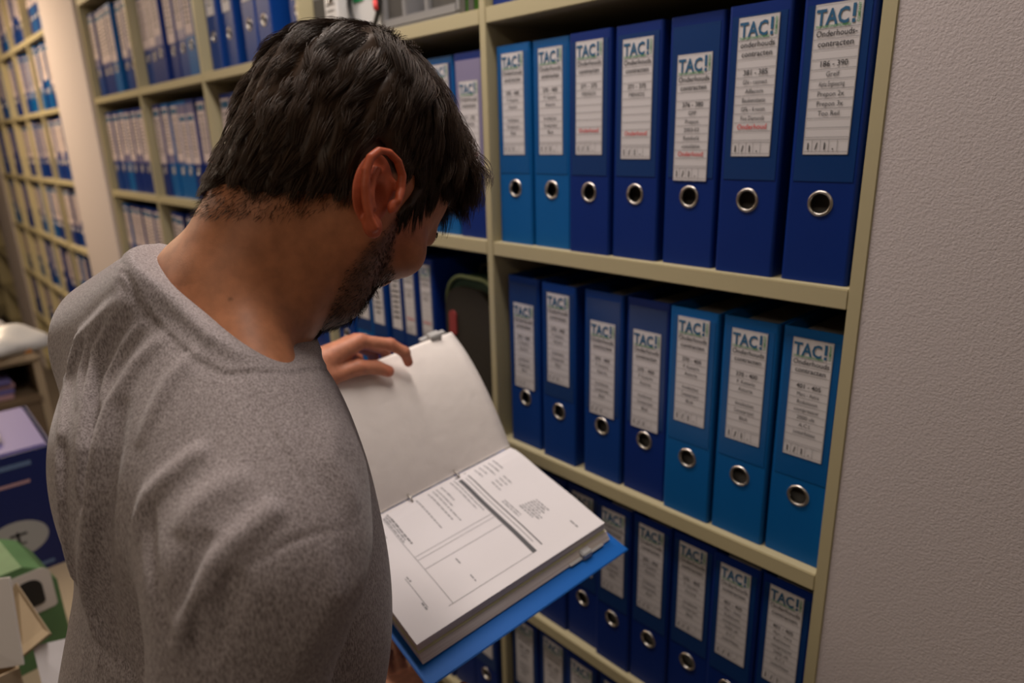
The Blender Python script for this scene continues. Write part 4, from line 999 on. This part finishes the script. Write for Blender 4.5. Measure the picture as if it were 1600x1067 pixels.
def slab(bm, pts, th):
    pts = [Vector(p) for p in pts]; n = (pts[1] - pts[0]).cross(pts[2] - pts[0]).normalized() * th
    a = [bm.verts.new(p) for p in pts]; b = [bm.verts.new(p + n) for p in pts]; k = len(pts)
    for i in range(k): bm.faces.new((a[i], a[(i + 1) % k], b[(i + 1) % k], b[i]))
    bm.faces.new(a[::-1]); bm.faces.new(b)
wc = empty('open_carton', (0, 0, 0), 0, 'open cardboard box with raised white flap at the lower left corner', 'carton')
bm = bmesh.new()
for a in ((-.52, -.516, -1.06, -.775), (-.246, -.242, -1.06, -.775), (-.5158, -.2462, -1.06, -1.056), (-.5158, -.2462, -.779, -.775)): add_box(bm, a[0], a[1], a[2], a[3], TZ, .948)
add_box(bm, -.5158, -.2462, -1.0558, -.7792, TZ, TZ + .004); bm_obj('box_body', bm, M['card_brown'], wc)
bm = bmesh.new(); slab(bm, [(-.232, -.768, .958), (-.276, -.755, 1.085), (-.40, -.92, 1.075), (-.36, -.935, .940)], .004); bm_obj('raised_flap', bm, M['card_white'], wc)
bm = bmesh.new(); slab(bm, [(-.417, -.767, .965), (-.255, -.766, .955), (-.239, -.726, .984), (-.381, -.745, 1.013)], .004); bm_obj('side_flap', bm, M['table'], wc)
bm = bmesh.new(); slab(bm, [(-.258, -.752, .965), (-.247, -.698, .958), (-.190, -.700, .850), (-.200, -.757, .842)], .0008)
tag(bm_obj('loose_sheet', bm, M['page'], None), 'white sheet hanging out over the open cardboard box', 'paper')
rk = empty('storage_rack', (-2.12, -.80, 0), 0, 'brown storage rack with paper shelf at the left edge', 'rack')
box('top_board', -.30, .30, -.33, .33, 1.020, 1.050, M['table'], rk, .012); box('shelf_board', -.285, .29, -.31, .31, .880, .900, M['rack_shade'], rk); box('side_panel', -.28, .285, .305, .328, 0, 1.0195, M['table'], rk); box('side_panel', -.28, .285, -.328, -.311, 0, 1.0195, M['table'], rk)
box('back_panel', -.299, -.286, -.325, .325, 0, 1.0195, M['rack_shade'], rk); box('shade_panel', .270, .284, -.31, .304, .02, .8795, M['rack_shade'], rk)  # dark panel put where the rack's lower part lies in shade
for k in range(4):
    o = box('paper_pad', -.20, .16, -.24, .24, 0, .017, M['pinkp'] if k % 2 == 0 else M['purple'], None, .003); o.location = (-2.02, -.80, .9004 + k * .0175); o.rotation_euler = (0, 0, .03 * (k % 3 - 1))
    tag(o, '%s paper pad, %s from the bottom in the storage rack' % ('pinkish' if k % 2 == 0 else 'lilac', ORD[k]), 'paper', 'paper pads in the rack')
box_o = box('orange_strip', -.06, .06, -.012, .012, 0, .018, mat('orange_plastic', (.55, .22, .04), .5), None, .003); box_o.location = (-1.90, -.500, 1.0504); tag(box_o, 'small orange strip lying on the rack top', 'strip')
def sdf_bagw(P):
    q = P - V3(-2.06, -.70, 1.05); f = .012 * np.sin(q[:, 0] * 31 + q[:, 1] * 18) * np.sin(q[:, 1] * 27) + .008 * np.sin(q[:, 0] * 60 + q[:, 2] * 40)
    d = s_ell(P, (-2.08, -.76, 1.09), (.20, .23, .096)); d = smin(d, s_ell(P, (-1.93, -.56, 1.075), (.13, .13, .055)), .05)
    return smax(d + f, 1.0515 - P[:, 2], .01)
vb_, fb_ = polygonise(sdf_bagw, (-2.38, -1.04, 1.03), (-1.80, -.42, 1.22), .010)
tag(np_mesh('plastic_bag', vb_, fb_, M['white_pl'], None), 'crumpled white plastic bag lying on the storage rack', 'bag')
# ------------------------------------------------------------------ ceiling lamps (above the frame)
def lamp(x, y, L, W, lab):
    r = empty('ceiling_lamp', (x, y, 2.7205), 0, lab, 'lamp'); box('housing', -L / 2, L / 2, -W / 2, W / 2, 0, .029, M['white_pl'], r, .003)
lamp(-.15, -.30, 1.25, .18, 'slim white ceiling lamp above the man'); lamp(-1.65, -1.35, 1.25, .32, 'white ceiling lamp over the table side of the aisle'); lamp(-3.6, -.75, 1.25, .32, 'white ceiling lamp over the far end of the aisle')
